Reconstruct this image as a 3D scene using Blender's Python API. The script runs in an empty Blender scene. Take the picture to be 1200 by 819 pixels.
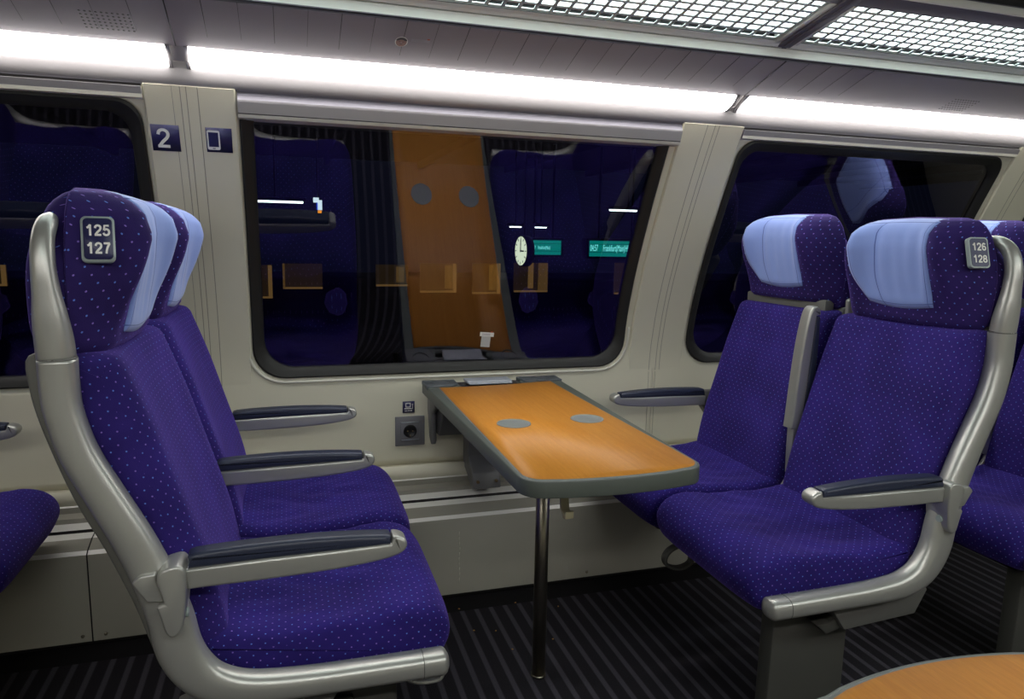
import bpy, bmesh, math, random
from mathutils import Vector, Matrix
random.seed(7)
COL = bpy.context.scene.collection
PI = math.pi

# ------------------------------------------------------------------ materials
def lin(c):
    return tuple((x/255/12.92 if x/255 <= .04045 else ((x/255+.055)/1.055)**2.4) for x in c) + (1,)

def mat(name, rgb, rough=.5, metal=0., spec=.5, bump=0., bscale=200., emis=None, estr=0., sheen=0., coat=0., vary=0., vscale=6.):
    m = bpy.data.materials.new(name); m.use_nodes = True
    nt = m.node_tree; b = nt.nodes['Principled BSDF']
    b.inputs['Base Color'].default_value = lin(rgb)
    b.inputs['Roughness'].default_value = rough
    b.inputs['Metallic'].default_value = metal
    b.inputs['Specular IOR Level'].default_value = spec
    if coat: b.inputs['Coat Weight'].default_value = coat; b.inputs['Coat Roughness'].default_value = .12
    if sheen: b.inputs['Sheen Weight'].default_value = sheen
    if emis:
        b.inputs['Emission Color'].default_value = lin(emis); b.inputs['Emission Strength'].default_value = estr
    tc = nt.nodes.new('ShaderNodeTexCoord')
    if vary:
        n = nt.nodes.new('ShaderNodeTexNoise'); n.inputs['Scale'].default_value = vscale; n.inputs['Detail'].default_value = 5
        nt.links.new(tc.outputs['Object'], n.inputs['Vector'])
        r = nt.nodes.new('ShaderNodeValToRGB'); c = lin(rgb)
        r.color_ramp.elements[0].position = .3; r.color_ramp.elements[1].position = .7
        r.color_ramp.elements[0].color = tuple(x*(1-vary) for x in c[:3])+(1,)
        r.color_ramp.elements[1].color = tuple(min(1, x*(1+vary)) for x in c[:3])+(1,)
        nt.links.new(n.outputs['Fac'], r.inputs['Fac']); nt.links.new(r.outputs['Color'], b.inputs['Base Color'])
    if bump:
        n2 = nt.nodes.new('ShaderNodeTexNoise'); n2.inputs['Scale'].default_value = bscale; n2.inputs['Detail'].default_value = 3
        nt.links.new(tc.outputs['Object'], n2.inputs['Vector'])
        bp = nt.nodes.new('ShaderNodeBump'); bp.inputs['Strength'].default_value = bump; bp.inputs['Distance'].default_value = .002
        nt.links.new(n2.outputs['Fac'], bp.inputs['Height']); nt.links.new(bp.outputs['Normal'], b.inputs['Normal'])
    return m

def N(nt, t, **kw):
    n = nt.nodes.new(t)
    for k, v in kw.items(): setattr(n, k, v)
    return n

def fabric_mat(name, rgb, pitch, dot_r, dark=.8):
    """velour with a staggered grid of small woven dots, laid out in metres on the UV map"""
    m = bpy.data.materials.new(name); m.use_nodes = True
    nt = m.node_tree; L = nt.links.new; b = nt.nodes['Principled BSDF']
    uv = N(nt, 'ShaderNodeUVMap')
    sc = N(nt, 'ShaderNodeVectorMath', operation='SCALE'); sc.inputs['Scale'].default_value = 1/pitch
    L(uv.outputs['UV'], sc.inputs[0])
    masks = []
    for off in ((0, 0, 0), (.5, .5, 0)):
        a = N(nt, 'ShaderNodeVectorMath', operation='ADD'); a.inputs[1].default_value = off
        L(sc.outputs[0], a.inputs[0])
        f = N(nt, 'ShaderNodeVectorMath', operation='FRACTION'); L(a.outputs[0], f.inputs[0])
        s = N(nt, 'ShaderNodeVectorMath', operation='SUBTRACT'); s.inputs[1].default_value = (.5, .5, 0); L(f.outputs[0], s.inputs[0])
        ln = N(nt, 'ShaderNodeVectorMath', operation='LENGTH'); L(s.outputs[0], ln.inputs[0])
        lt = N(nt, 'ShaderNodeMath', operation='LESS_THAN'); lt.inputs[1].default_value = dot_r/pitch; L(ln.outputs['Value'], lt.inputs[0])
        masks.append(lt)
    tc = N(nt, 'ShaderNodeTexCoord')
    no = N(nt, 'ShaderNodeTexNoise'); no.inputs['Scale'].default_value = 9; no.inputs['Detail'].default_value = 4
    L(tc.outputs['Object'], no.inputs['Vector'])
    rp = N(nt, 'ShaderNodeValToRGB'); c = lin(rgb)
    rp.color_ramp.elements[0].position = .35; rp.color_ramp.elements[1].position = .7
    rp.color_ramp.elements[0].color = tuple(x*dark for x in c[:3])+(1,)
    rp.color_ramp.elements[1].color = tuple(x*(2-dark) for x in c[:3])+(1,)
    L(no.outputs['Fac'], rp.inputs['Fac'])
    m1 = N(nt, 'ShaderNodeMix', data_type='RGBA'); m1.inputs['B'].default_value = lin((96, 126, 212))
    L(masks[0].outputs[0], m1.inputs['Factor']); L(rp.outputs['Color'], m1.inputs['A'])
    m2 = N(nt, 'ShaderNodeMix', data_type='RGBA'); m2.inputs['B'].default_value = lin((132, 108, 195))
    L(masks[1].outputs[0], m2.inputs['Factor']); L(m1.outputs['Result'], m2.inputs['A'])
    L(m2.outputs['Result'], b.inputs['Base Color'])
    b.inputs['Roughness'].default_value = .85; b.inputs['Specular IOR Level'].default_value = .15
    b.inputs['Sheen Weight'].default_value = .42; b.inputs['Sheen Roughness'].default_value = .35
    b.inputs['Sheen Tint'].default_value = lin((150, 120, 235))
    n2 = N(nt, 'ShaderNodeTexNoise'); n2.inputs['Scale'].default_value = 700; L(tc.outputs['Object'], n2.inputs['Vector'])
    bp = N(nt, 'ShaderNodeBump'); bp.inputs['Strength'].default_value = .25; bp.inputs['Distance'].default_value = .002
    L(n2.outputs['Fac'], bp.inputs['Height']); L(bp.outputs['Normal'], b.inputs['Normal'])
    return m

def wood_mat():
    m = bpy.data.materials.new('beech_laminate'); m.use_nodes = True
    nt = m.node_tree; L = nt.links.new; b = nt.nodes['Principled BSDF']
    tc = N(nt, 'ShaderNodeTexCoord'); mp = N(nt, 'ShaderNodeMapping'); mp.inputs['Scale'].default_value = (60, 2.4, 1)
    L(tc.outputs['Object'], mp.inputs['Vector'])
    n = N(nt, 'ShaderNodeTexNoise'); n.inputs['Scale'].default_value = 2.2; n.inputs['Detail'].default_value = 6; n.inputs['Roughness'].default_value = .6
    L(mp.outputs[0], n.inputs['Vector'])
    r = N(nt, 'ShaderNodeValToRGB'); r.color_ramp.elements[0].position = .3; r.color_ramp.elements[1].position = .72
    r.color_ramp.elements[0].color = lin((208, 134, 44)); r.color_ramp.elements[1].color = lin((222, 150, 58))
    L(n.outputs['Fac'], r.inputs['Fac'])
    mp2 = N(nt, 'ShaderNodeMapping'); mp2.inputs['Scale'].default_value = (500, 60, 1); L(tc.outputs['Object'], mp2.inputs['Vector'])
    n2 = N(nt, 'ShaderNodeTexNoise'); n2.inputs['Scale'].default_value = 1; L(mp2.outputs[0], n2.inputs['Vector'])
    mx = N(nt, 'ShaderNodeMix', data_type='RGBA', blend_type='MULTIPLY'); mx.inputs['Factor'].default_value = .22
    L(r.outputs['Color'], mx.inputs['A']); L(n2.outputs['Fac'], mx.inputs['B'])
    L(mx.outputs['Result'], b.inputs['Base Color'])
    b.inputs['Roughness'].default_value = .42; b.inputs['Specular IOR Level'].default_value = .35
    return m

def carpet_mat():
    m = bpy.data.materials.new('striped_carpet'); m.use_nodes = True
    nt = m.node_tree; L = nt.links.new; b = nt.nodes['Principled BSDF']
    tc = N(nt, 'ShaderNodeTexCoord'); sp = N(nt, 'ShaderNodeSeparateXYZ'); L(tc.outputs['Object'], sp.inputs[0])
    d = N(nt, 'ShaderNodeMath', operation='DIVIDE'); d.inputs[1].default_value = .0482; L(sp.outputs['X'], d.inputs[0])
    f = N(nt, 'ShaderNodeMath', operation='FRACT'); L(d.outputs[0], f.inputs[0])
    s = N(nt, 'ShaderNodeMath', operation='SUBTRACT'); s.inputs[1].default_value = .5; L(f.outputs[0], s.inputs[0])
    a = N(nt, 'ShaderNodeMath', operation='ABSOLUTE'); L(s.outputs[0], a.inputs[0])
    r = N(nt, 'ShaderNodeValToRGB'); e = r.color_ramp.elements
    e[0].position = .11; e[0].color = (.088, .082, .102, 1); e[1].position = .2; e[1].color = (.026, .024, .030, 1)
    L(a.outputs[0], r.inputs['Fac'])
    # plain edging next to the wall duct
    g = N(nt, 'ShaderNodeMath', operation='GREATER_THAN'); g.inputs[1].default_value = 2.125; L(sp.outputs['Y'], g.inputs[0])
    mx = N(nt, 'ShaderNodeMix', data_type='RGBA'); mx.inputs['B'].default_value = (.016, .015, .017, 1)
    L(g.outputs[0], mx.inputs['Factor']); L(r.outputs['Color'], mx.inputs['A'])
    n = N(nt, 'ShaderNodeTexNoise'); n.inputs['Scale'].default_value = 320; n.inputs['Detail'].default_value = 2; L(tc.outputs['Object'], n.inputs['Vector'])
    r2 = N(nt, 'ShaderNodeValToRGB'); r2.color_ramp.elements[0].color = (.35, .35, .35, 1); r2.color_ramp.elements[1].color = (1.6, 1.6, 1.6, 1)
    L(n.outputs['Fac'], r2.inputs['Fac'])
    mm = N(nt, 'ShaderNodeMix', data_type='RGBA', blend_type='MULTIPLY'); mm.inputs['Factor'].default_value = .8
    L(mx.outputs['Result'], mm.inputs['A']); L(r2.outputs['Color'], mm.inputs['B'])
    L(mm.outputs['Result'], b.inputs['Base Color']); b.inputs['Roughness'].default_value = .95; b.inputs['Specular IOR Level'].default_value = .1
    bp = N(nt, 'ShaderNodeBump'); bp.inputs['Strength'].default_value = .6; bp.inputs['Distance'].default_value = .004
    L(n.outputs['Fac'], bp.inputs['Height']); L(bp.outputs['Normal'], b.inputs['Normal'])
    return m

def glass_mats():
    """coated carriage glazing: clear tinted transmission plus a mirror-like reflection of the lit saloon"""
    m = bpy.data.materials.new('coated_glass'); m.use_nodes = True
    nt = m.node_tree; L = nt.links.new
    for n in list(nt.nodes): nt.nodes.remove(n)
    o = N(nt, 'ShaderNodeOutputMaterial'); t = N(nt, 'ShaderNodeBsdfTransparent'); t.inputs['Color'].default_value = (.55, .6, .66, 1)
    g = N(nt, 'ShaderNodeBsdfGlossy'); g.inputs['Roughness'].default_value = .0; g.inputs['Color'].default_value = (.9, .86, 1, 1)
    fr = N(nt, 'ShaderNodeFresnel'); fr.inputs['IOR'].default_value = 2.3
    mx = N(nt, 'ShaderNodeMixShader'); L(fr.outputs[0], mx.inputs['Fac']); L(t.outputs[0], mx.inputs[1]); L(g.outputs[0], mx.inputs[2]); L(mx.outputs[0], o.inputs['Surface'])
    c = bpy.data.materials.new('clear_inner_glass'); c.use_nodes = True; nt = c.node_tree
    for n in list(nt.nodes): nt.nodes.remove(n)
    o = N(nt, 'ShaderNodeOutputMaterial'); t = N(nt, 'ShaderNodeBsdfTransparent'); t.inputs['Color'].default_value = (.9, .92, .95, 1); nt.links.new(t.outputs[0], o.inputs['Surface'])
    return m, c

M = {}
M['fabric'] = fabric_mat('violet_velour', (49, 36, 112), .0235, .0015)
M['fabric_seat'] = fabric_mat('violet_velour_seat', (43, 31, 110), .0235, .0015)
M['fabric_head'] = fabric_mat('violet_velour_head', (46, 33, 92), .027, .0017)
def pad_mat():
    m = mat('blue_headrest_cloth', (138, 162, 228), .85, sheen=.3, bump=.12, bscale=60)
    nt = m.node_tree; L = nt.links.new; b = nt.nodes['Principled BSDF']
    uv = N(nt, 'ShaderNodeUVMap'); sp = N(nt, 'ShaderNodeSeparateXYZ'); L(uv.outputs['UV'], sp.inputs[0])
    def band(sock, c, w):
        s = N(nt, 'ShaderNodeMath', operation='SUBTRACT'); s.inputs[1].default_value = c; L(sock, s.inputs[0])
        a = N(nt, 'ShaderNodeMath', operation='ABSOLUTE'); L(s.outputs[0], a.inputs[0])
        l = N(nt, 'ShaderNodeMath', operation='LESS_THAN'); l.inputs[1].default_value = w; L(a.outputs[0], l.inputs[0]); return l.outputs[0]
    ms = [band(sp.outputs['X'], .70, .006), band(sp.outputs['X'], .045, .004), band(sp.outputs['X'], .955, .004), band(sp.outputs['Y'], .045, .004), band(sp.outputs['Y'], .955, .004)]
    cur = ms[0]
    for q in ms[1:]:
        x = N(nt, 'ShaderNodeMath', operation='MAXIMUM'); L(cur, x.inputs[0]); L(q, x.inputs[1]); cur = x.outputs[0]
    mx = N(nt, 'ShaderNodeMix', data_type='RGBA'); mx.inputs['A'].default_value = lin((138, 162, 228)); mx.inputs['B'].default_value = lin((80, 100, 180))
    L(cur, mx.inputs['Factor']); L(mx.outputs['Result'], b.inputs['Base Color'])
    return m
M['pad'] = pad_mat()
M['silver'] = mat('satin_silver_lacquer', (178, 178, 172), .34, .55, .5, bump=.03, bscale=400)
M['silver_dark'] = mat('grey_lacquer', (112, 112, 108), .45, .3)
M['shell'] = mat('grey_back_shell', (104, 104, 98), .5)
M['navy'] = mat('slate_armrest_pad', (40, 46, 66), .42, bump=.05, bscale=500)
M['rim'] = mat('dark_grey_edge_trim', (84, 90, 84), .45)
M['rimlight'] = mat('grey_inner_trim', (128, 134, 134), .4)
M['wood'] = wood_mat()
M['cup'] = mat('grey_cup_recess', (136, 140, 138), .35)
M['steel'] = mat('brushed_steel', (160, 154, 138), .33, 1.)
M['wall'] = mat('cream_wall_panel', (214, 210, 188), .5, bump=.03, bscale=250, vary=.04, vscale=2)
M['bead'] = mat('white_bead', (214, 212, 198), .4)
M['base'] = mat('duct_panel', (186, 183, 170), .5, vary=.06, vscale=3)
M['alu'] = mat('aluminium_rail', (232, 230, 224), .35, .1)
M['groove'] = mat('dark_joint', (40, 38, 38), .7)
M['rubber'] = mat('black_rubber', (30, 30, 27), .55)
M['header'] = mat('grey_blind_housing', (138, 136, 138), .4, .2)
M['cove'] = mat('grey_cove_panel', (140, 137, 138), .38, .25)
M['ceil'] = mat('grey_ceiling_panel', (140, 133, 140), .5)
M['ceildark'] = mat('dark_ceiling', (38, 38, 40), .8)
M['railw'] = mat('pale_rail', (236, 238, 232), .4, .0)
M['raild'] = mat('dark_rail', (112, 110, 120), .6)
M['carpet'] = carpet_mat()
M['glass'], M['glass_in'] = glass_mats()
M['strip'] = mat('light_strip_diffuser', (255, 255, 255), .5, emis=(255, 250, 246), estr=15.)
M['rack'] = mat('rack_diffuser', (235, 240, 240), .4, emis=(240, 255, 252), estr=4.)
M['rackgrid'] = mat('perforated_sheet', (225, 232, 230), .5, .0)
M['sign'] = mat('navy_sign', (34, 34, 82), .4)
M['white'] = mat('white_print', (232, 232, 226), .5)
M['plate'] = mat('dark_number_plate', (44, 44, 84), .35)
M['platerim'] = mat('pale_plate_rim', (158, 170, 168), .35)
M['black'] = mat('black_plastic', (14, 14, 16), .4)
M['socket'] = mat('grey_socket', (112, 112, 116), .4)
M['bracket'] = mat('grey_bracket', (112, 112, 112), .4, .2)
M['bracketd'] = mat('dark_grey_bracket', (62, 62, 64), .45)
M['beige'] = mat('beige_hook', (176, 170, 138), .5)
M['pedestal'] = mat('charcoal_pedestal', (66, 66, 62), .5)
M['lid'] = mat('silver_lid', (158, 164, 172), .4, .3)
M['slate'] = mat('slate_block', (66, 72, 76), .45)
M['joint'] = mat('pale_joint', (150, 146, 130), .6)
M['duct_slope'] = mat('duct_slope', (146, 143, 132), .55)  # duct_panel darkened; shading of the sloping faces put into the colour
M['brass'] = mat('dull_screw', (130, 110, 80), .35, .8)

# ------------------------------------------------------------------ mesh helpers
def mesh_obj(name, verts, faces, m, parent=None, uvs=None, smooth=True, mats=None, midx=None, flip=False):
    me = bpy.data.meshes.new(name)
    if flip: faces = [tuple(reversed(f)) for f in faces]
    me.from_pydata([tuple(v) for v in verts], [], faces)
    for mm in (mats or [m]): me.materials.append(mm)
    if midx: me.polygons.foreach_set('material_index', midx)
    if uvs:
        uvl = me.uv_layers.new(name='UVMap')
        for p in me.polygons:
            for li, vi in zip(p.loop_indices, p.vertices): uvl.data[li].uv = uvs[vi] if not callable(uvs) else uvs(vi)
    me.update()
    if smooth: me.polygons.foreach_set('use_smooth', [True]*len(me.polygons))
    o = bpy.data.objects.new(name, me); COL.objects.link(o)
    if parent: o.parent = parent
    return o

def sharpen(o, ang=35):
    me = o.data; bm = bmesh.new(); bm.from_mesh(me)
    for e in bm.edges:
        if len(e.link_faces) == 2 and e.calc_face_angle(0) > math.radians(ang): e.smooth = False
    bm.to_mesh(me); bm.free(); return o

def fixn(o):
    bm = bmesh.new(); bm.from_mesh(o.data); bmesh.ops.recalc_face_normals(bm, faces=bm.faces); bm.to_mesh(o.data); bm.free(); return o

class MB:
    """collects boxes, extrusions and tubes that belong to one part"""
    def __init__(s): s.bm = bmesh.new()
    def box(s, x0, x1, y0, y1, z0, z1, bev=0., mi=0, seg=2, mtx=None):
        b = bmesh.new(); bmesh.ops.create_cube(b, size=1)
        for v in b.verts: v.co = Vector(((x0+x1)/2+v.co.x*(x1-x0), (y0+y1)/2+v.co.y*(y1-y0), (z0+z1)/2+v.co.z*(z1-z0)))
        if bev: bmesh.ops.bevel(b, geom=b.edges[:], offset=bev, segments=seg, affect='EDGES', profile=.5)
        s._merge(b, mi, mtx); return s
    def prism(s, pts, h0, h1, axis='y', bev=0., mi=0, seg=2, mtx=None):
        """closed outline extruded along an axis. pts are (x,z) for y, (y,z) for x, (x,y) for z"""
        b = bmesh.new(); f = {'y': lambda p, h: (p[0], h, p[1]), 'x': lambda p, h: (h, p[0], p[1]), 'z': lambda p, h: (p[0], p[1], h)}[axis]
        lo = [b.verts.new(f(p, h0)) for p in pts]; hi = [b.verts.new(f(p, h1)) for p in pts]; n = len(pts)
        b.faces.new(lo); b.faces.new(hi)
        for i in range(n): b.faces.new((lo[i], lo[(i+1) % n], hi[(i+1) % n], hi[i]))
        bmesh.ops.recalc_face_normals(b, faces=b.faces)
        if bev: bmesh.ops.bevel(b, geom=[e for e in b.edges if len(e.link_faces) == 2 and e.calc_face_angle(0) > .5], offset=bev, segments=seg, affect='EDGES', profile=.5)
        s._merge(b, mi, mtx); return s
    def cyl(s, p, q, r, r2=None, n=24, mi=0, bev=0.):
        p = Vector(p); q = Vector(q); d = q-p; b = bmesh.new()
        bmesh.ops.create_cone(b, cap_ends=True, segments=n, radius1=r, radius2=r if r2 is None else r2, depth=d.length)
        if bev: bmesh.ops.bevel(b, geom=[e for e in b.edges if any(len(f.verts) > 4 for f in e.link_faces)], offset=bev, segments=2, affect='EDGES')
        mt = Matrix.Translation((p+q)/2) @ d.to_track_quat('Z', 'Y').to_matrix().to_4x4()
        s._merge(b, mi, mt); return s
    def tube(s, path, ru, rv, n=20, mi=0, up=Vector((0, 1, 0)), sq=2.4, ends=(1, 1)):
        """superellipse section swept along a path; ru in the plane, rv along 'up' (numbers or lists)"""
        P = [Vector(p) for p in path]; k = len(P)
        ru = ru if isinstance(ru, (list, tuple)) else [ru]*k; rv = rv if isinstance(rv, (list, tuple)) else [rv]*k
        rings = []
        for i in range(k):
            t = (P[min(i+1, k-1)]-P[max(i-1, 0)]).normalized(); a = up.cross(t).normalized(); c = t.cross(a).normalized()
            rings.append((P[i], a, c, ru[i], rv[i], t))
        seq = []
        def ring(P_, a, c, x, y): return [P_+a*(x*math.copysign(abs(math.cos(w))**(2/sq), math.cos(w)))+c*(y*math.copysign(abs(math.sin(w))**(2/sq), math.sin(w))) for w in [2*PI*j/n for j in range(n)]]
        r0 = rings[0]; r1 = rings[-1]
        if ends[0]:
            for w in (85, 60, 35, 15): q = math.radians(w); seq.append(ring(r0[0]-r0[5]*math.sin(q)*min(r0[3], r0[4])*ends[0], r0[1], r0[2], r0[3]*math.cos(q), r0[4]*math.cos(q)))
        for r in rings: seq.append(ring(r[0], r[1], r[2], r[3], r[4]))
        if ends[1]:
            for w in (15, 35, 60, 85): q = math.radians(w); seq.append(ring(r1[0]+r1[5]*math.sin(q)*min(r1[3], r1[4])*ends[1], r1[1], r1[2], r1[3]*math.cos(q), r1[4]*math.cos(q)))
        b = bmesh.new(); vs = [[b.verts.new(p) for p in r] for r in seq]
        for i in range(len(vs)-1):
            for j in range(n): b.faces.new((vs[i][j], vs[i][(j+1) % n], vs[i+1][(j+1) % n], vs[i+1][j]))
        b.faces.new(vs[0]); b.faces.new(vs[-1]); bmesh.ops.recalc_face_normals(b, faces=b.faces)
        s._merge(b, mi, None); return s
    def _merge(s, b, mi, mtx):
        if mtx is not None: bmesh.ops.transform(b, matrix=mtx, verts=b.verts)
        mp = {v: s.bm.verts.new(v.co) for v in b.verts}
        for f in b.faces:
            try: nf = s.bm.faces.new([mp[v] for v in f.verts]); nf.material_index = mi
            except ValueError: pass
        b.free()
    def build(s, name, m, parent=None, mx=1, ang=35):
        mats = m if isinstance(m, (list, tuple)) else [m]
        if mx == -1:
            for v in s.bm.verts: v.co.x *= -1
            bmesh.ops.reverse_faces(s.bm, faces=s.bm.faces)
        for f in s.bm.faces: f.smooth = True
        for e in s.bm.edges:
            if len(e.link_faces) == 2 and e.calc_face_angle(0) > math.radians(ang): e.smooth = False
        me = bpy.data.meshes.new(name); s.bm.to_mesh(me); s.bm.free()
        for mm in mats: me.materials.append(mm)
        o = bpy.data.objects.new(name, me); COL.objects.link(o)
        if parent: o.parent = parent
        return o

def spline(pts, n=6, closed=False):
    """Catmull-Rom through points of any dimension"""
    out = []; k = len(pts); D = len(pts[0])
    g = (lambda i: pts[i % k]) if closed else (lambda i: pts[max(0, min(k-1, i))])
    for i in range(k if closed else k-1):
        a, b, c, d = g(i-1), g(i), g(i+1), g(i+2)
        for j in range(n):
            t = j/n
            out.append(tuple(.5*((2*b[q])+(-a[q]+c[q])*t+(2*a[q]-5*b[q]+4*c[q]-d[q])*t*t+(-a[q]+3*b[q]-3*c[q]+d[q])*t**3) for q in range(D)))
    if not closed: out.append(tuple(pts[-1]))
    return out

def interp(xs, ys, x):
    if x <= xs[0]: return ys[0]
    for i in range(len(xs)-1):
        if x <= xs[i+1]:
            t = (x-xs[i])/(xs[i+1]-xs[i]); return ys[i]+(ys[i+1]-ys[i])*t
    return ys[-1]

def tag(o, label=None, cat=None, group=None, kind=None):
    if label: o['label'] = label
    if cat: o['category'] = cat
    if group: o['group'] = group
    if kind: o['kind'] = kind
    return o

def empty(name, loc=(0, 0, 0)):
    o = bpy.data.objects.new(name, None); o.location = loc; COL.objects.link(o); o.empty_display_size = .1; return o

def text_bm(txt, size, bold=0.0):
    """flat lettering as mesh data (verts, faces), baseline origin at left"""
    cu = bpy.data.curves.new('t', 'FONT'); cu.body = txt; cu.size = size; cu.extrude = .0004; cu.offset = bold; cu.resolution_u = 4
    o = bpy.data.objects.new('t', cu); COL.objects.link(o)
    dg = bpy.context.evaluated_depsgraph_get(); me = bpy.data.meshes.new_from_object(o.evaluated_get(dg))
    vs = [v.co.copy() for v in me.vertices]; fs = [tuple(p.vertices) for p in me.polygons]
    bpy.data.objects.remove(o); bpy.data.curves.remove(cu); bpy.data.meshes.remove(me)
    return vs, fs
def add_text(mb, txt, size, fn, mi, bold=0., center=True):
    vs, fs = text_bm(txt, size, bold)
    if center:
        xs = [v.x for v in vs]; ys = [v.y for v in vs]; cx, cy = (min(xs)+max(xs))/2, (min(ys)+max(ys))/2
        vs = [Vector((v.x-cx, v.y-cy, v.z)) for v in vs]
    bv = [mb.bm.verts.new(fn(v)) for v in vs]
    for f in fs:
        try: g = mb.bm.faces.new([bv[i] for i in f]); g.material_index = mi
        except ValueError: pass

def glyph(c):
    el = lambda cx, cy, rx, ry: [(cx+rx*math.cos(2*PI*j/28), cy+ry*math.sin(2*PI*j/28)) for j in range(29)]
    return {'1': [[(.10, .70), (.24, .77), (.35, .94), (.37, .94)], [(.37, 1.0), (.37, 0)]],
            '2': [spline([(.08, .68), (.13, .85), (.30, .93), (.47, .86), (.53, .70), (.46, .52), (.26, .31), (.10, .09)], 6), [(.02, .08), (.58, .08)]],
            '5': [[(.53, .92), (.17, .92), (.12, .50)], spline([(.12, .50), (.30, .60), (.48, .52), (.54, .33), (.47, .14), (.29, .07), (.13, .13), (.06, .27)], 6)],
            '6': [el(.30, .31, .22, .235), spline([(.08, .32), (.09, .62), (.18, .85), (.33, .93), (.51, .80)], 6)],
            '7': [[(.04, .92), (.56, .92)], spline([(.53, .92), (.38, .62), (.28, .32), (.24, 0)], 6)],
            '8': [el(.30, .71, .19, .205), el(.30, .29, .23, .215)]}[c]
def add_digits(mb, txt, h, fn, mi, wt=.16):
    """grotesque numerals drawn as thick strokes, centred on the origin"""
    W = len(txt)*.70-.10
    for k, ch in enumerate(txt):
        for line in glyph(ch):
            n = len(line); L_, R_ = [], []
            for i in range(n):
                a, b = line[max(i-1, 0)], line[min(i+1, n-1)]
                if line[0] == line[-1] and i in (0, n-1): a, b = line[n-2], line[1]
                tx, ty = b[0]-a[0], b[1]-a[1]; l = math.hypot(tx, ty) or 1; nx, ny = -ty/l*wt/2, tx/l*wt/2
                for lst, sg in ((L_, 1), (R_, -1)): lst.append(mb.bm.verts.new(fn(Vector(((line[i][0]+sg*nx+k*.70-W/2)*h, (line[i][1]+sg*ny-.5)*h, 0)))))
            for i in range(n-1): f = mb.bm.faces.new((R_[i], R_[i+1], L_[i+1], L_[i])); f.material_index = mi

# ------------------------------------------------------------------ camera
cam_d = bpy.data.cameras.new('camera'); cam = bpy.data.objects.new('camera', cam_d); COL.objects.link(cam)
cam_d.sensor_width = 36; cam_d.lens = 841.7/1200*36; cam_d.clip_start = .05; cam_d.clip_end = 200
yaw, pit, rol = [math.radians(a) for a in (17.27, 8.77, 1.05)]
fwd = Vector((math.sin(yaw)*math.cos(pit), math.cos(yaw)*math.cos(pit), -math.sin(pit)))
rgt = Vector((math.cos(yaw), -math.sin(yaw), 0)); upv = rgt.cross(fwd)
r2 = rgt*math.cos(rol)+upv*math.sin(rol); u2 = -rgt*math.sin(rol)+upv*math.cos(rol)
mw = Matrix.Identity(4)
for i in range(3): mw[i][0] = r2[i]; mw[i][1] = u2[i]; mw[i][2] = -fwd[i]
mw[0][3], mw[1][3], mw[2][3] = 0, 0, 1.2
cam.matrix_world = mw
bpy.context.scene.camera = cam

# ------------------------------------------------------------------ carriage shell
XL, XR = -2.3, 4.4
YC = .93           # centre line of the carriage
def wy(z, off=0.):
    """inner face of the curved side wall; off pushes it into the saloon"""
    s = max(z-.85, -.105); return 2.453-.16326*s-.68527*s*s+.7097*s**3-.3381*s**4-off
def wn(z):
    s = z-.85; d = (.16326+2*.68527*s-3*.7097*s*s+4*.3381*s**3) if s > -.105 else 0
    n = Vector((0, -1, -d)); return n.normalized()
def wp(x, z, off=0.):
    p = Vector((x, wy(z), z)); return p+wn(z)*off

def rrect(x0, x1, z0, z1, r, n=8, rt=None):
    rt = r if rt is None else rt
    out = []
    for (cx, cz, a0, rr) in ((x1-rt, z1-rt, 0, rt), (x0+rt, z1-rt, 90, rt), (x0+r, z0+r, 180, r), (x1-r, z0+r, 270, r)):
        for j in range(n+1):
            a = math.radians(a0+90*j/n); out.append((cx+rr*math.cos(a), cz+rr*math.sin(a)))
    # extra points along the long sides so they can follow the curve of the wall
    full = []
    k = len(out)
    for i in range(k):
        a, b = out[i], out[(i+1) % k]; d = math.hypot(b[0]-a[0], b[1]-a[1]); m_ = max(1, int(d/.045)) if d > .08 else 1
        for j in range(m_): full.append((a[0]+(b[0]-a[0])*j/m_, a[1]+(b[1]-a[1])*j/m_))
    return full
def to_rect(p, c, x0, x1, z0, z1):
    """project a point from the centre c outwards onto a rectangle"""
    dx, dz = p[0]-c[0], p[1]-c[1]; t = 1e9
    if dx > 1e-9: t = min(t, (x1-c[0])/dx)
    if dx < -1e-9: t = min(t, (x0-c[0])/dx)
    if dz > 1e-9: t = min(t, (z1-c[1])/dz)
    if dz < -1e-9: t = min(t, (z0-c[1])/dz)
    return (c[0]+dx*t, c[1]+dz*t)
def band(inner, outer, steps, fn_off):
    """ring strip between two matched loops on the wall surface; fn_off(t) gives offset; returns verts, faces"""
    V, Fc = [], []; n = len(inner)
    for s_ in range(steps+1):
        t = s_/steps
        for a, b in zip(inner, outer):
            x, z = a[0]+(b[0]-a[0])*t, a[1]+(b[1]-a[1])*t; V.append(wp(x, z, fn_off(t)))
    for s_ in range(steps):
        for i in range(n):
            j = (i+1) % n; Fc.append((s_*n+i, s_*n+j, (s_+1)*n+j, (s_+1)*n+i))
    return V, Fc

WZ0, WZ1 = .728, 1.545
WIN = [(-1.75, -.362), (-.120, 1.208), (1.474, 2.664)]    # openings
PAN = [(-2.3, -.375), (-.375, 1.335), (1.335, 4.4)]
ZT = 1.582
def mirror_pts(V): return [Vector((v.x, 2*YC-v.y, v.z)) for v in V]

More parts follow.
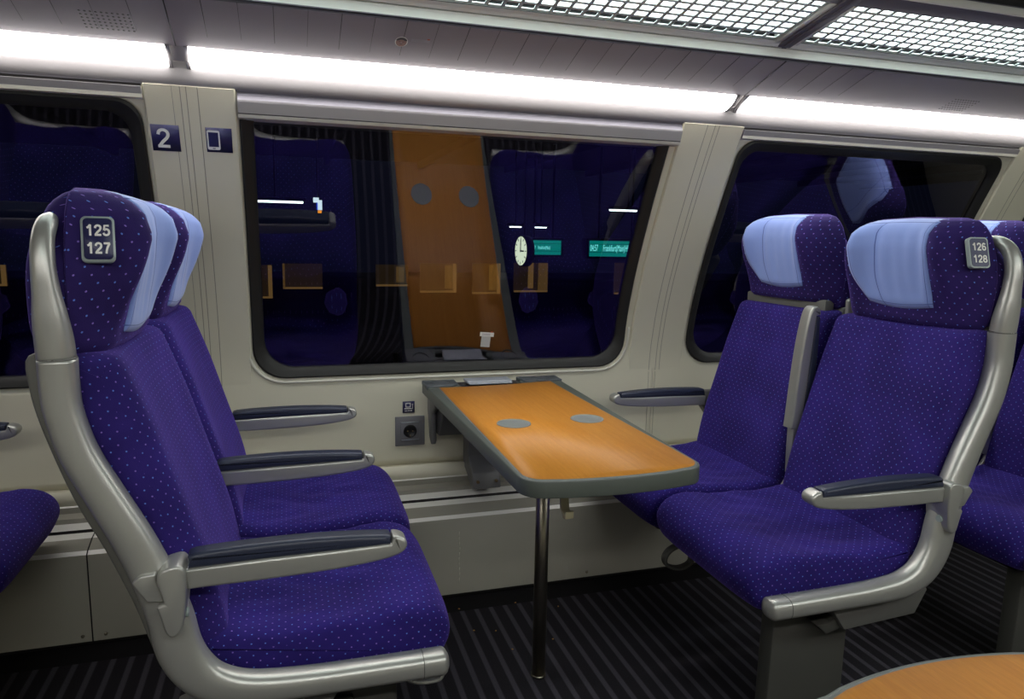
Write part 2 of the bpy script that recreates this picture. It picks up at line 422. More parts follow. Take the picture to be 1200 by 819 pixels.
WRT = lambda w: .012 if w == WIN[1] else .06
def side_wall(mirror):
    nm = 'wall_front' if mirror else 'wall_back'
    V, Fc = [], []
    def add(v, f):
        k = len(V); V.extend(v); Fc.extend([tuple(i+k for i in q) for q in f])
    cells = [(-2.3, -.2425, WIN[0]), (-.2425, 1.342, WIN[1]), (1.342, 2.80, WIN[2]), (2.80, 4.4, (2.93, 4.2))]
    for (x0, x1, w) in cells:
        inn = rrect(w[0], w[1], WZ0, WZ1, .10, rt=WRT(w)); c = ((w[0]+w[1])/2, (WZ0+WZ1)/2)
        out = [to_rect(p, c, x0, x1, .40, ZT) for p in inn]
        for qx in (x0, x1):
            for qz in (.40, ZT):
                k_ = min(range(len(out)), key=lambda t_: (out[t_][0]-qx)**2+(out[t_][1]-qz)**2); out[k_] = (qx, qz)
        v, f = band(inn, out, 14, lambda t: 0.); add(v, f)
    V2 = [wp(x, z) for z in (.34, .40) for x in (-2.3, 4.4)]; add(V2, [(0, 1, 3, 2)])
    if mirror: V = mirror_pts(V)
    o = mesh_obj(nm, V, Fc, M['wall'], smooth=True, flip=not mirror)
    tag(o, kind='structure')
    md = o.modifiers.new('s', 'SOLIDIFY'); md.thickness = .03; md.offset = -1
    return o
side_wall(False); side_wall(True)

def window(i, w, mirror=False, n=1):
    root = None
    mir = (lambda V: mirror_pts(V)) if mirror else (lambda V: V)
    outer = rrect(w[0], w[1], WZ0, WZ1, .10, rt=WRT(w)); inner = rrect(w[0]+.036, w[1]-.036, WZ0+.036, WZ1-(.036 if w != WIN[1] else .012), .075, rt=WRT(w)*.7)
    k = min(len(outer), len(inner))
    # rubber gasket: raised lip with a recessed inner face
    if len(outer) != len(inner):   # same count for both loops
        c = ((w[0]+w[1])/2, (WZ0+WZ1)/2); inner = [(c[0]+(p[0]-c[0])*(1-.036*2/(w[1]-w[0])), c[1]+(p[1]-c[1])*(1-.072/(WZ1-WZ0))) for p in outer]
    V, Fc = [], []; n_ = len(outer)
    prof = [(1., -.02), (1., .004), (.86, .008), (.5, .004), (.1, -.004), (0., -.01), (0., -.03)]
    for t, off in prof:
        for a, b in zip(inner, outer): V.append(wp(a[0]+(b[0]-a[0])*t, a[1]+(b[1]-a[1])*t, off))
    for s_ in range(len(prof)-1):
        for q in range(n_):
            j = (q+1) % n_; Fc.append((s_*n_+q, (s_+1)*n_+q, (s_+1)*n_+j, s_*n_+j))
    o = mesh_obj('window_%d' % n, mir(V), Fc, M['rubber'], smooth=True, flip=mirror); sharpen(fixn(o), 40); tag(o, kind='structure')
    # pane: curved sheet 6 mm thick, coated on the saloon side
    nx, nz = 24, 24; V = []; Fc = []; mi = []
    x0, x1, z0, z1 = w[0]+.02, w[1]-.02, WZ0+.02, WZ1-.02
    for lay in (0, 1):
        for a in range(nz+1):
            for b in range(nx+1): V.append(wp(x0+(x1-x0)*b/nx, z0+(z1-z0)*a/nz, -.012-.006*lay))
    s = (nx+1)*(nz+1)
    for a in range(nz):
        for b in range(nx):
            p = a*(nx+1)+b; Fc.append((p, p+1, p+nx+2, p+nx+1)); mi.append(0); Fc.append((s+p, s+p+nx+1, s+p+nx+2, s+p+1)); mi.append(1)
    g = mesh_obj('window_pane', mir(V), Fc, None, o, smooth=True, mats=[M['glass'], M['glass_in']], midx=mi, flip=mirror)
    if n == 2:
        # pale bead that frames the lower half of the window
        bo = rrect(w[0]-.014, w[1]+.014, WZ0-.014, WZ1+.2, .112)
        pts = [p for p in bo if p[1] < .88]
        # order from left side down, along and up
        c = ((w[0]+w[1])/2, 1.1); pts.sort(key=lambda p: math.atan2(p[0]-c[0], -(p[1]-c[1])))
        mb = MB(); mb.tube([wp(p[0], p[1], .002) for p in pts], .0045, .0045, n=8, up=Vector((0, 1, 0)), sq=2)
        mb.build('window_bead', M['bead'], o)
    return o
window(0, WIN[0], n=1); window(1, WIN[1], n=2); window(2, WIN[2], n=3)
window(3, (2.93, 4.2), n=4)
for k_, w_ in enumerate(WIN): window(k_, w_, True, 5+k_)
window(3, (2.93, 4.2), True, 8)

def wall_strip(name, x0, x1, z0, z1, off0, off1, m, nz=16, parent=None, kind='structure', bev=.004, taper=None):
    """slab that follows the wall curve between two heights"""
    V, Fc = [], []
    zs = [z0+(z1-z0)*i/nz for i in range(nz+1)]
    for z in zs:
        tp = 1 if not taper else max(0, min(1, (z-taper[0])/(taper[1]-taper[0]))); d_ = (1-tp)*.0108
        V += [wp(x0, z, off0-d_), wp(x0, z, off1-bev-d_), wp(x0+bev, z, off1-d_), wp(x1-bev, z, off1-d_), wp(x1, z, off1-bev-d_), wp(x1, z, off0-d_)]
    for i in range(nz):
        for j in range(5): a = i*6+j; Fc.append((a, a+1, a+7, a+6))
    Fc.append((5, 4, 3, 2, 1, 0)); k = nz*6; Fc.append((k, k+1, k+2, k+3, k+4, k+5))
    o = mesh_obj(name, V, Fc, m, parent, smooth=True); sharpen(fixn(o), 30)
    if not parent: tag(o, kind=kind)
    return o
# pillar covers between the windows with their joints
tn = 1
for (a, b, seams) in ((-.352, -.1245, (-.262, -.247, -.219, -.282)), (1.2335, 1.462, (1.322, 1.350, 1.366)), (2.690, 2.905, (2.775, 2.80))):
    o = wall_strip('trim_%d' % tn, a, b, .70, 1.585, -.004, .010, M['wall'], 36, taper=(.70, .86))
    for q, sx in enumerate(seams):
        w_ = .0011 if q < 3 else .0007
        wall_strip('joint', sx-w_, sx+w_, .70, 1.584,   .0085, .0104, M['joint'], 36, parent=o, bev=.0002, taper=(.70, .86))
    [wall_strip('joint', sx-.0008, sx+.0008, .375, .70, -.001, .0006, M['joint'], 12, parent=o, bev=.0002) for sx in seams[:2]]
    tn += 1
# blind housings above the windows
def header(n, x0, x1, prof, mats_):
    V, Fc, mi = [], [], []
    for x in (x0, x1):
        for (y, z) in prof: V.append((x, y, z))
    k = len(prof)
    for i in range(k-1): Fc.append((i, i+1, k+i+1, k+i)); mi.append(mats_[i])
    Fc.append(tuple(range(k))); mi.append(mats_[0]); Fc.append(tuple(range(2*k-1, k-1, -1))); mi.append(mats_[-1])
    return V, Fc, mi
mats_h = [M['header'], M['groove'], M['bead'], M['raild']]
tn = 4
for (a, b, big) in ((-2.3, -.354, 0), (-.121, 1.232, 1), (1.462, 2.688, 0), (2.91, 4.4, 0)):
    if big:
        pr = [(2.26, 1.60), (2.146, 1.598), (2.146, 1.567), (2.1445, 1.562), (2.142, 1.557), (2.1425, 1.552), (2.152, 1.524), (2.153, 1.5235), (2.1535, 1.521), (2.149, 1.520), (2.154, 1.512), (2.24, 1.508)]
        mi_ = [3, 3, 3, 3, 0, 0, 1, 1, 0, 2, 2]  # upper faces in dark rail colour, shade of the recess painted in
    else:
        pr = [(2.26, 1.60), (2.140, 1.598), (2.140, 1.580), (2.144, 1.577), (2.144, 1.574), (2.138, 1.572), (2.146, 1.555), (2.150, 1.546), (2.24, 1.536)]
        mi_ = [3, 3, 1, 1, 0, 0, 2, 2]
    V, Fc, mi = header(1, a, b, pr, mi_)
    o = mesh_obj('trim_%d' % tn, V, Fc, None, smooth=False, mats=mats_h, midx=mi); fixn(o); tag(o, kind='structure'); tn += 1

# coved lighting trough, ceiling panel and ceiling, as cross-sections run along the carriage
def run(name, prof, m, x0=XL, x1=XR, mirror=False, thick=.012, smooth=True):
    V = []; k = len(prof)
    for x in (x0, x1):
        for (y, z) in prof: V.append(Vector((x, y, z)))
    if mirror: V = mirror_pts(V)
    Fc = [(i, i+1, k+i+1, k+i) for i in range(k-1)]
    o = mesh_obj(name, V, Fc, m, smooth=smooth, flip=mirror); sharpen(o, 25); tag(o, kind='structure')
    return o
cove_lo = spline([(2.16, 1.5775), (2.146, 1.5785), (2.138, 1.583), (2.131, 1.598), (2.128, 1.6225)], 4)
for mirr in (False, True):
    s_ = 'front' if mirr else 'back'
    run('trim_cove_'+s_ if 0 else 'trim_%d' % tn, cove_lo, M['cove'], mirror=mirr); tn += 1
    run('trim_%d' % tn, [(2.128, 1.6225), (2.128, 1.640), (2.066, 1.676), (2.0615, 1.6625)], M['cove'], mirror=mirr, smooth=False); tn += 1
    run('trim_%d' % tn, spline([(2.0615, 1.6625), (1.97, 1.692), (1.868, 1.725)], 3), M['ceil'], mirror=mirr); tn += 1
    run('trim_%d' % tn, [(1.868, 1.725), (1.880, 1.729), (1.880, 1.7325), (1.866, 1.7325), (1.866, 1.735)], M['raild'], mirror=mirr, smooth=False); tn += 1
    run('trim_%d' % tn, spline([(1.866, 1.735), (1.8645, 1.742), (1.862, 1.750), (1.859, 1.7550)], 3), M['railw'], mirror=mirr); tn += 1
    run('trim_%d' % tn, [(1.859, 1.7550), (1.868, 1.7570), (1.868, 1.7595), (1.855, 1.7585), (1.848, 1.7640), (1.835, 1.7690)], M['railw'], mirror=mirr, smooth=False); tn += 1
    run('trim_%d' % tn, [(1.868, 1.759), (1.868, 1.95)], M['ceildark'], mirror=mirr, smooth=False); tn += 1
# panel joints in the ceiling panel
def on_ceil(x, t, off=0.):      # t from 0 at the strip to 1 at the rail
    a = Vector((x, 2.0615, 1.6625)); b = Vector((x, 1.868, 1.725)); n_ = Vector((0, -.3073, -.9516))
    return a+(b-a)*t+n_*off
mb = MB()
for x, w_ in [(-.256, .0013), (1.40, .0013)]:
    mb.prism([tuple(on_ceil(0, 0, .0006)[1:]), tuple(on_ceil(0, 1, .0006)[1:]), tuple(on_ceil(0, 1, -.002)[1:]), tuple(on_ceil(0, 0, -.002)[1:])], x-w_, x+w_, 'x')
for i in range(-12, 26):
    x = -.256+.079*i
    if i == 0 or x > 3.2: continue
    w_ = .0006 if i % 2 else .00035
    mb.prism([tuple(on_ceil(0, .25, .0005)[1:]), tuple(on_ceil(0, 1, .0005)[1:]), tuple(on_ceil(0, 1, -.002)[1:]), tuple(on_ceil(0, .25, -.002)[1:])], x-w_, x+w_, 'x')
o = mb.build('trim_%d' % tn, M['groove']); tag(o, kind='structure'); tn += 1

# light strips
def on_strip(x, t, off=0.):
    a = Vector((x, 2.1265, 1.6245)); b = Vector((x, 2.063, 1.6612)); n_ = Vector((0, -.5, -.866)); return a+(b-a)*t+n_*off
def light_strip(x0, x1, label, mirror=False):
    r = empty('light_strip', (0, 0, 0) if not mirror else (0, 0, 0)); tag(r, label, 'light', 'light strips along the top of the walls')
    mb = MB(); q = [on_strip(0, t_/8,   .001+.007*math.sin(PI*t_/8)**.8) for t_ in range(9)]+[ on_strip(0, 1, -.008), on_strip(0, 0, -.008)]
    q = [((2*YC-p.y) if mirror else p.y, p.z) for p in q]; mb.prism(q, x0, x1, 'x'); mb.build('diffuser', M['strip'], r, ang=60)
    for e0, e1 in ((x0-.011, x0-.0005), (x1+.0005, x1+.011)):
        mb = MB(); q = [on_strip(0, -.05, .002), on_strip(0, 1.05, .002), on_strip(0, 1.05, -.01), on_strip(0, -.05, -.01)]
        q = [((2*YC-p.y) if mirror else p.y, p.z) for p in q]; mb.prism(q, e0, e1, 'x', bev=.0006)
        p = on_strip((e0+e1)/2, .35, .002); y_ = (2*YC-p.y) if mirror else p.y; mb.cyl((p.x, y_, p.z+.003), (p.x, y_, p.z-.0012), .0022, n=10)
        mb.build('end_cap', M['cove'], r)
    return r
light_strip(-1.84, -.283, 'long white light strip over the window at the far left')
light_strip(-.229, 1.372, 'long white light strip over the middle window with the table')
light_strip(1.418, 3.02, 'long white light strip over the right window behind the seats')
for x0 in (-1.84, -.229, 1.418): light_strip(x0, x0+1.6, 'white light strip on the camera side of the carriage', True)

# luggage rack: perforated shelf in an aluminium frame, lit from within
RD = Vector((0, -.9833, .1822))  # direction inwards/up along the rack, tilt 79.5 deg from vertical
RN = Vector((0, -.1822, -.9833))
def rk(x, d, off=0.): return Vector((x, 1.845, 1.7640))+RD*d+RN*off
def rack(x0, x1, label, mirror=False, fine=True):
    r = empty('luggage_rack', (0, 0, 0)); tag(r, label, 'luggage rack', 'lit luggage racks above the windows')
    mi = (lambda p: Vector((p.x, 2*YC-p.y, p.z))) if mirror else (lambda p: p)
    mb = MB()
    def slab(xa, xb, da, db, oa, ob, bev=0):
        q = [mi(rk(0, da, oa)), mi(rk(0, db, oa)), mi(rk(0, db, ob)), mi(rk(0, da, ob))]; mb.prism([(p.y, p.z) for p in q], xa, xb, 'x', bev=bev)
    slab(x0, x1, .012, .238, -.030, -.022); mb.build('diffuser', M['rack'], r)
    mb = MB()
    px, pd = .0425, .0306; nx = int((x1-x0-.03)/px); nd = 7
    gx0 = x0+(x1-x0-nx*px)/2; gd0 = .013
    if fine:
        bw = .0095
        for i in range(nd+1): slab(x0+.006, x1-.006, gd0+i*pd-bw/2-(.002 if i == 0 else 0), gd0+i*pd+bw/2, -.010, -.007)
        for k in range(nx+1): slab(gx0+k*px-bw/2, gx0+k*px+bw/2, gd0, gd0+nd*pd, -.0101, -.0069)
        slab(x0, gx0, gd0, gd0+nd*pd, -.0101, -.0069); slab(gx0+nx*px, x1, gd0, gd0+nd*pd, -.0101, -.0069)
    mb.build('perforated_shelf', M['rackgrid'], r)
    mb = MB(); slab(x0-.004, x1+.004, gd0+nd*pd+.001, gd0+nd*pd+.062, -.028, 0, bev=.004); mb.build('front_rail', M['raild'], r)
    mb = MB(); slab(x0-.0035, x1+.0035, gd0+nd*pd+.0605, gd0+nd*pd+.068, -.02, .001, bev=.002); mb.build('rail_edge', M['railw'], r)
    mb = MB(); slab(x0-.004, x0+.010, .0, gd0+nd*pd, -.034, -.0005); mb.build('side_frame', M['railw'], r)
    mb = MB(); slab(x1-.010, x1+.004, .0, gd0+nd*pd, -.034, -.0005); mb.build('side_frame', M['railw'], r)
    mb = MB(); slab(x0-.004, x1+.004, -.02, .290, -.050, -.0345); mb.build('top_cover', M['ceildark'], r)
    return r
for mm_ in (False, True):
    for (a, b, lb) in ((-.72, 1.352, 'long lit luggage rack of perforated metal over the table bay'), (1.408, 3.40, 'lit luggage rack of perforated metal at the top right')):
        if mm_: lb = 'luggage rack on the camera side of the carriage'
        rack(a, b, lb, mm_, not mm_)
    # bracket between two racks
    mb = MB()
    for xa, xb, o0, o1 in ((1.359, 1.401, -.05, .004), (1.372, 1.388, .004, .007)):
        q = [rk(0, -.012, o0), rk(0, .29, o0), rk(0, .29, o1), rk(0, -.012, o1)]
        q = [((2*YC-p.y) if mm_ else p.y, p.z) for p in q]; mb.prism(q, xa, xb, 'x', bev=.002)
    o = mb.build('rack_bracket', M['raild']); tag(o, 'dark cross bracket joining the two luggage racks' if not mm_ else 'rack bracket on the camera side of the carriage', 'bracket')

# ceiling, floor, ends
o = MB().box(XL, XR, 2*YC-1.87, 1.87, 1.95, 1.98).build('ceiling', M['ceildark']); tag(o, kind='structure')
o = MB().box(XL, XR, 2*YC-2.225, 2.225, -.05, 0).build('floor', M['carpet']); tag(o, kind='structure')
o = MB().box(XL-.04, XL, -.62, 2.48, -.05, 1.98).build('wall_left', M['wall']); tag(o, kind='structure')
o = MB().box(XR, XR+.04, -.62, 2.48, -.05, 1.98).build('wall_right', M['wall']); tag(o, kind='structure')

# stepped duct and seat rail at the foot of the wall
DUCT = [(2.47, .372, 0), (2.425, .352, 1), (2.423, .334, 0), (2.383, .331, 0), (2.380, .317, 1), (2.343, .309, 2), (2.341, .297, 2), (2.326, .306, 1), (2.290, .3015, 0), (2.236, .286, 1), (2.222, .278, 0), (2.220, .012, 2), (2.226, .0, 2), (2.30, 0, 2)]
def duct(x0, x1, n, mirror=False):
    V, Fc, mi = [], [], []; k = len(DUCT)
    for x in (x0, x1):
        for (y, z, _) in DUCT: V.append(Vector((x, y, z)))
    if mirror: V = mirror_pts(V)
    # each material names the face that follows its point
    ms = [1, 3, 3, 3, 1, 2, 2, 1, 3, 1, 0, 2, 2]  # ledges light, slopes dark: the light they catch is put into the colours
    for i in range(k-1): Fc.append((i, i+1, k+i+1, k+i)); mi.append(ms[i])
    o = mesh_obj('baseboard_%s' % n, V, Fc, None, smooth=False, mats=[M['base'], M['alu'], M['groove'], M['duct_slope']], midx=mi, flip=mirror); tag(o, kind='structure')
    return o
d1 = duct(XL, -.5815, 'left'); d2 = duct(-.578, 1.62, 'middle'); d3 = duct(1.623, XR, 'right'); duct(XL, XR, 'front', True)
for (x, dd) in ((-.605, d1), (-.545, d2), (.985, d2)):
    MB().cyl((x, 2.2205, .030), (x, 2.2165, .030), .0055, .004, n=16).build('screw', M['steel'], dd)
mb = MB()   # faint vertical scratch of dried paint on the duct
for i in range(10): mb.box(.518+.0015*math.sin(i*1.3), .5195+.0015*math.sin(i*1.3), 2.2192, 2.2202, .05+i*.018, .069+i*.018)
mb.build('paint_streak', M['bead'], d2)

# ------------------------------------------------------------------ seats (local: +x forward, y across the carriage, z up)
def pillow(prof, y0, y1, r, disp=None, ny=26, rx=1.0, inset_scale=None):
    """closed (x,z) outline carried across y with rounded ends. returns V,F,UV"""
    n = len(prof)
    cx = sum(p[0] for p in prof)/n; cz = sum(p[1] for p in prof)/n
    area = sum(prof[i][0]*prof[(i+1) % n][1]-prof[(i+1) % n][0]*prof[i][1] for i in range(n)); sg = 1 if area > 0 else -1
    nor = []
    for i in range(n):
        a, b = prof[i-1], prof[(i+1) % n]; tx, tz = b[0]-a[0], b[1]-a[1]; l = math.hypot(tx, tz) or 1; nor.append((tz/l*sg, -tx/l*sg))
    arc = [0]
    for i in range(n): a, b = prof[i], prof[(i+1) % n]; arc.append(arc[-1]+math.hypot(b[0]-a[0], b[1]-a[1]))
    st = []
    m_ = 7
    for i in range(m_): a = PI/2*i/m_; st.append((y0+r*(1-math.sin(a)) if 0 else y0+r*rx*(1-math.cos(PI/2-a) if 0 else (1-math.cos(a))) , r*(1-math.sin(a))))
    k = ny
    for i in range(k+1): st.append((y0+r*rx+(y1-y0-2*r*rx)*i/k, 0.))
    for i in range(m_-1, -1, -1): a = PI/2*i/m_; st.append((y1-r*rx*(1-math.cos(a)), r*(1-math.sin(a))))
    V, UV, Fc = [], [], []
    for (y, d) in st:
        for i in range(n+1):
            j = i % n; s_ = inset_scale[j] if inset_scale else 1
            x, z = prof[j][0]-nor[j][0]*d*s_, prof[j][1]-nor[j][1]*d*s_
            if disp: x, z = disp(x, y, z, nor[j])
            V.append(Vector((x, y, z))); e = -d if y < (y0+y1)/2 else d; UV.append((arc[i], y+e*1.0))
    w = n+1
    for a in range(len(st)-1):
        for i in range(n): p = a*w+i; Fc.append((p, p+1, p+w+1, p+w))
    for a, rv in ((0, 1), (len(st)-1, 0)):
        ring = V[a*w:a*w+n]; base = len(V)
        for p in ring: V.append(p.copy()); UV.append((p.x, p.z))
        f = tuple(base+i for i in range(n)); Fc.append(f if rv else f[::-1])
    return V, Fc, UV

def soft(name, V, Fc, UV, m, parent, mx, weld=False):
    if mx == -1: V = [Vector((-v.x, v.y, v.z)) for v in V]
    o = mesh_obj(name, V, Fc, m, parent, uvs=UV)
    bm = bmesh.new(); bm.from_mesh(o.data); bmesh.ops.remove_doubles(bm, verts=bm.verts, dist=1e-6); bmesh.ops.recalc_face_normals(bm, faces=bm.faces)
    for f in bm.faces: f.smooth = True
    bm.to_mesh(o.data); bm.free(); return o

SEAT_P = spline([(-.165, .478), (-.08, .476), (.02, .474), (.12, .480), (.20, .486), (.252, .479), (.284, .456), (.297, .424), (.288, .388), (.262, .358), (.20, .345), (.10, .352), (.0, .362), (-.10, .386), (-.165, .41)], 5, True)
BACK_P = spline([(-.128, .462), (-.138, .54), (-.160, .63), (-.192, .74), (-.228, .86), (-.262, .955), (-.275, .985), (-.296, .997), (-.35, 1.0), (-.366, .985), (-.362, .92), (-.330, .80), (-.275, .68), (-.235, .58), (-.212, .50), (-.20, .455), (-.16, .435)], 5, True)

def seat_disp(y0, y1):
    yc = (y0+y1)/2; hw = (y1-y0)/2
    def f(x, y, z, n):
        v = (y-yc)/hw
        if n[1] > .3:
            dip = -.010*math.exp(-((x-.02)/.13)**2)*(1-v*v)
            wr = (.0026*math.sin(38*x+9*v+2*math.sin(5*v))+.0016*math.sin(70*x-11*v+3*math.sin(4*v+20*x)))*math.exp(-((x-.05)/.16)**2)
            z += dip+wr
        if x > .2: x -= .010*max(0, abs(v)-.5)**2*4
        return x, z
    return f
def back_disp(y0, y1):
    yc = (y0+y1)/2; hw = (y1-y0)/2
    def f(x, y, z, n):
        v = (y-yc)/hw
        if n[0] > .2:
            x += -.010*(1-min(1, abs(v)*1.35)**2)+.006*math.exp(-((z-.60)/.07)**2)*(1-v*v)
        return x, z
    return f

# headrest surface
HZ = [.998, 1.01, 1.04, 1.08, 1.12, 1.16, 1.20, 1.23, 1.25, 1.263, 1.272]
HC = [-.292, -.284, -.281, -.276, -.268, -.262, -.259, -.263, -.271, -.284, -.308]
def hfront(v, z, hw):
    """front face depth of the headrest at offset v from its centre"""
    c = interp(HZ, HC, z); a = abs(v)
    bulge = interp([.998, 1.03, 1.08, 1.14, 1.19, 1.23, 1.272], [-.006, -.004, .010, .026, .034, .026, .0], z)
    x = c+bulge*math.exp(-((a-.655*hw)/.042)**2)
    a0 = .68*hw
    if a > a0: t = (a-a0)/(hw-a0); x -= min(.094, x+.339)*(.83*t*t+.17*t)
    return x
def hwid(z): return interp(HZ, [.208, .216, .224, .229, .229, .224, .213, .200, .184, .166, .130], z)
def headrest(yc, m, parent, mx, lift=0.):
    V, Fc, UV = [], [], []; nf = 40
    rings = []
    zs = []
    for i in range(len(HZ)-1):
        for q in range(3): zs.append(HZ[i]+(HZ[i+1]-HZ[i])*q/3)
    zs.append(HZ[-1])
    for z in zs:
        hw = hwid(z); pts = []
        for i in range(nf+1):
            th = -1+2*i/nf; v = hw*math.sin(th*PI/2)
            pts.append((hfront(v, z, hw), v))
        # side and rear (rear plane at -.345 with rounded corner)
        rear = -.345
        pts += [(pts[-1][0]*.5+rear*.5, hw*1.002), (rear+.006, hw*.995), (rear, hw*.95)]
        k = 8
        for i in range(1, k): pts.append((rear, hw*.95-(2*hw*.95)*i/k))
        pts += [(rear, -hw*.95), (rear+.006, -hw*.995), (pts[0][0]*.5+rear*.5, -hw*1.002)]
        rings.append([Vector((p[0], yc+p[1], z+lift)) for p in pts])
    n = len(rings[0]); tz = 0; prev = None
    for ri, r_ in enumerate(rings):
        if prev is not None: tz += (r_[nf//2]-prev[nf//2]).length
        prev = r_; s_ = 0; arcs = [0]
        for i in range(n): s_ += (r_[(i+1) % n]-r_[i]).length; arcs.append(s_)
        mid = arcs[nf//2]
        for i in range(n+1): V.append(r_[i % n]); UV.append((arcs[i]-mid, tz))
    w = n+1
    for a in range(len(rings)-1):
        for i in range(n): p = a*w+i; Fc.append((p, p+1, p+w+1, p+w))
    for a in (0, len(rings)-1):
        c = len(V); rr_ = rings[a]; V.append(sum(rr_, Vector())/n+Vector((0, 0, .004 if a else 0))); UV.append((0, 0)); base = len(V)
        for p in rr_: V.append(p.copy()); UV.append((p.y, p.x))
        for i in range(n): Fc.append((c, base+i, base+(i+1) % n))
    return soft('headrest', V, Fc, UV, m, parent, mx)

def head_cover(yc, parent, mx, lift=0., zb=1.046):
    """blue cloth that lies on the front of the headrest; square corners on the aisle side"""
    zt = 1.268; na, nb = 30, 24; V, UV, Fc = [], [], []
    def edge(z):
        t = (z-zb)/(zt-zb)
        e = .143
        if t < .45: e -= .050*((.45-t)/.45)**2.2
        if t > .82: e -= .035*((t-.82)/.18)**2
        return e
    for lay in (0, 1):
        for b in range(nb+1):
            z = zb+(zt-zb)*b/nb
            for a in range(na+1):
                q = a/na; v = -.116+(edge(z)+.116)*q
                zz = z-.010*math.sin(PI*q)*(1-b/nb)+.004*math.sin(PI*q)*(b/nb)
                ed = min(q, 1-q, b/nb, 1-b/nb); th = .0075*min(1, ed*14)**.5+.0012
                wr = (.0012*math.sin(22*q+3*b/nb)+.0012*math.sin(37*q-2*b/nb))*math.sin(PI*b/nb)
                x = hfront(v, min(zz, 1.2715), hwid(min(zz, 1.272)))+(th+wr if lay == 0 else -.002)
                V.append(Vector((x, yc+v, zz+lift))); UV.append((q, b/nb))
    s = (na+1)*(nb+1); w = na+1
    for b in range(nb):
        for a in range(na):
            p = b*w+a; Fc.append((p, p+1, p+w+1, p+w)); Fc.append((s+p, s+p+w, s+p+w+1, s+p+1))
    bd = [b*w for b in range(nb+1)]+[nb*w+a for a in range(1, na+1)]+[b*w+na for b in range(nb-1, -1, -1)]+[a for a in range(na-1, 0, -1)]
    for i in range(len(bd)): p, q = bd[i], bd[(i+1) % len(bd)]; Fc.append((p, q, s+q, s+p))
    o = soft('headrest_cover', V, Fc, UV, M['pad'], parent, mx); o['label'] = 'light blue cloth headrest cover'
    return o

def armrest(parent, mx, yc, raised=False, bracket=True):
    hw = .021
    body = spline([(-.18, .605), (-.06, .606), (.06, .610), (.13, .616), (.170, .623), (.188, .632), (.193, .644), (.188, .655), (.174, .661), (.165, .660)], 3)[:-1]+[(.164, .648), (.05, .646), (-.05, .645), (-.18, .641)]
    pad = [(-.176, .640), (-.05, .643), (.08, .644), (.163, .645)]+spline([(.1635, .661), (.155, .664), (.09, .669), (.0, .672), (-.09, .671), (-.165, .667), (-.177, .660)], 3)
    rot = (lambda p: p)
    if raised:
        a = math.radians(93); px, pz = -.19, .636
        def rot(p):
            x, z = p[0]-px, p[1]-pz; return (px+x*math.cos(a)-z*math.sin(a), pz+x*math.sin(a)+z*math.cos(a))
    a_ = empty_part('armrest', parent) if 0 else None
    V, Fc, UV = pillow([rot(p) for p in body], yc-hw, yc+hw, .007, ny=3); o = soft('armrest', V, Fc, UV, M['silver'], parent, mx); sharpen(o, 50)
    V, Fc, UV = pillow([rot(p) for p in pad], yc-hw+.0012, yc+hw-.0012, .009, ny=3); p_ = soft('armrest_pad', V, Fc, UV, M['navy'], o, mx); p_['label'] = 'dark slate armrest pad'
    sharpen(p_, 50)
    return o

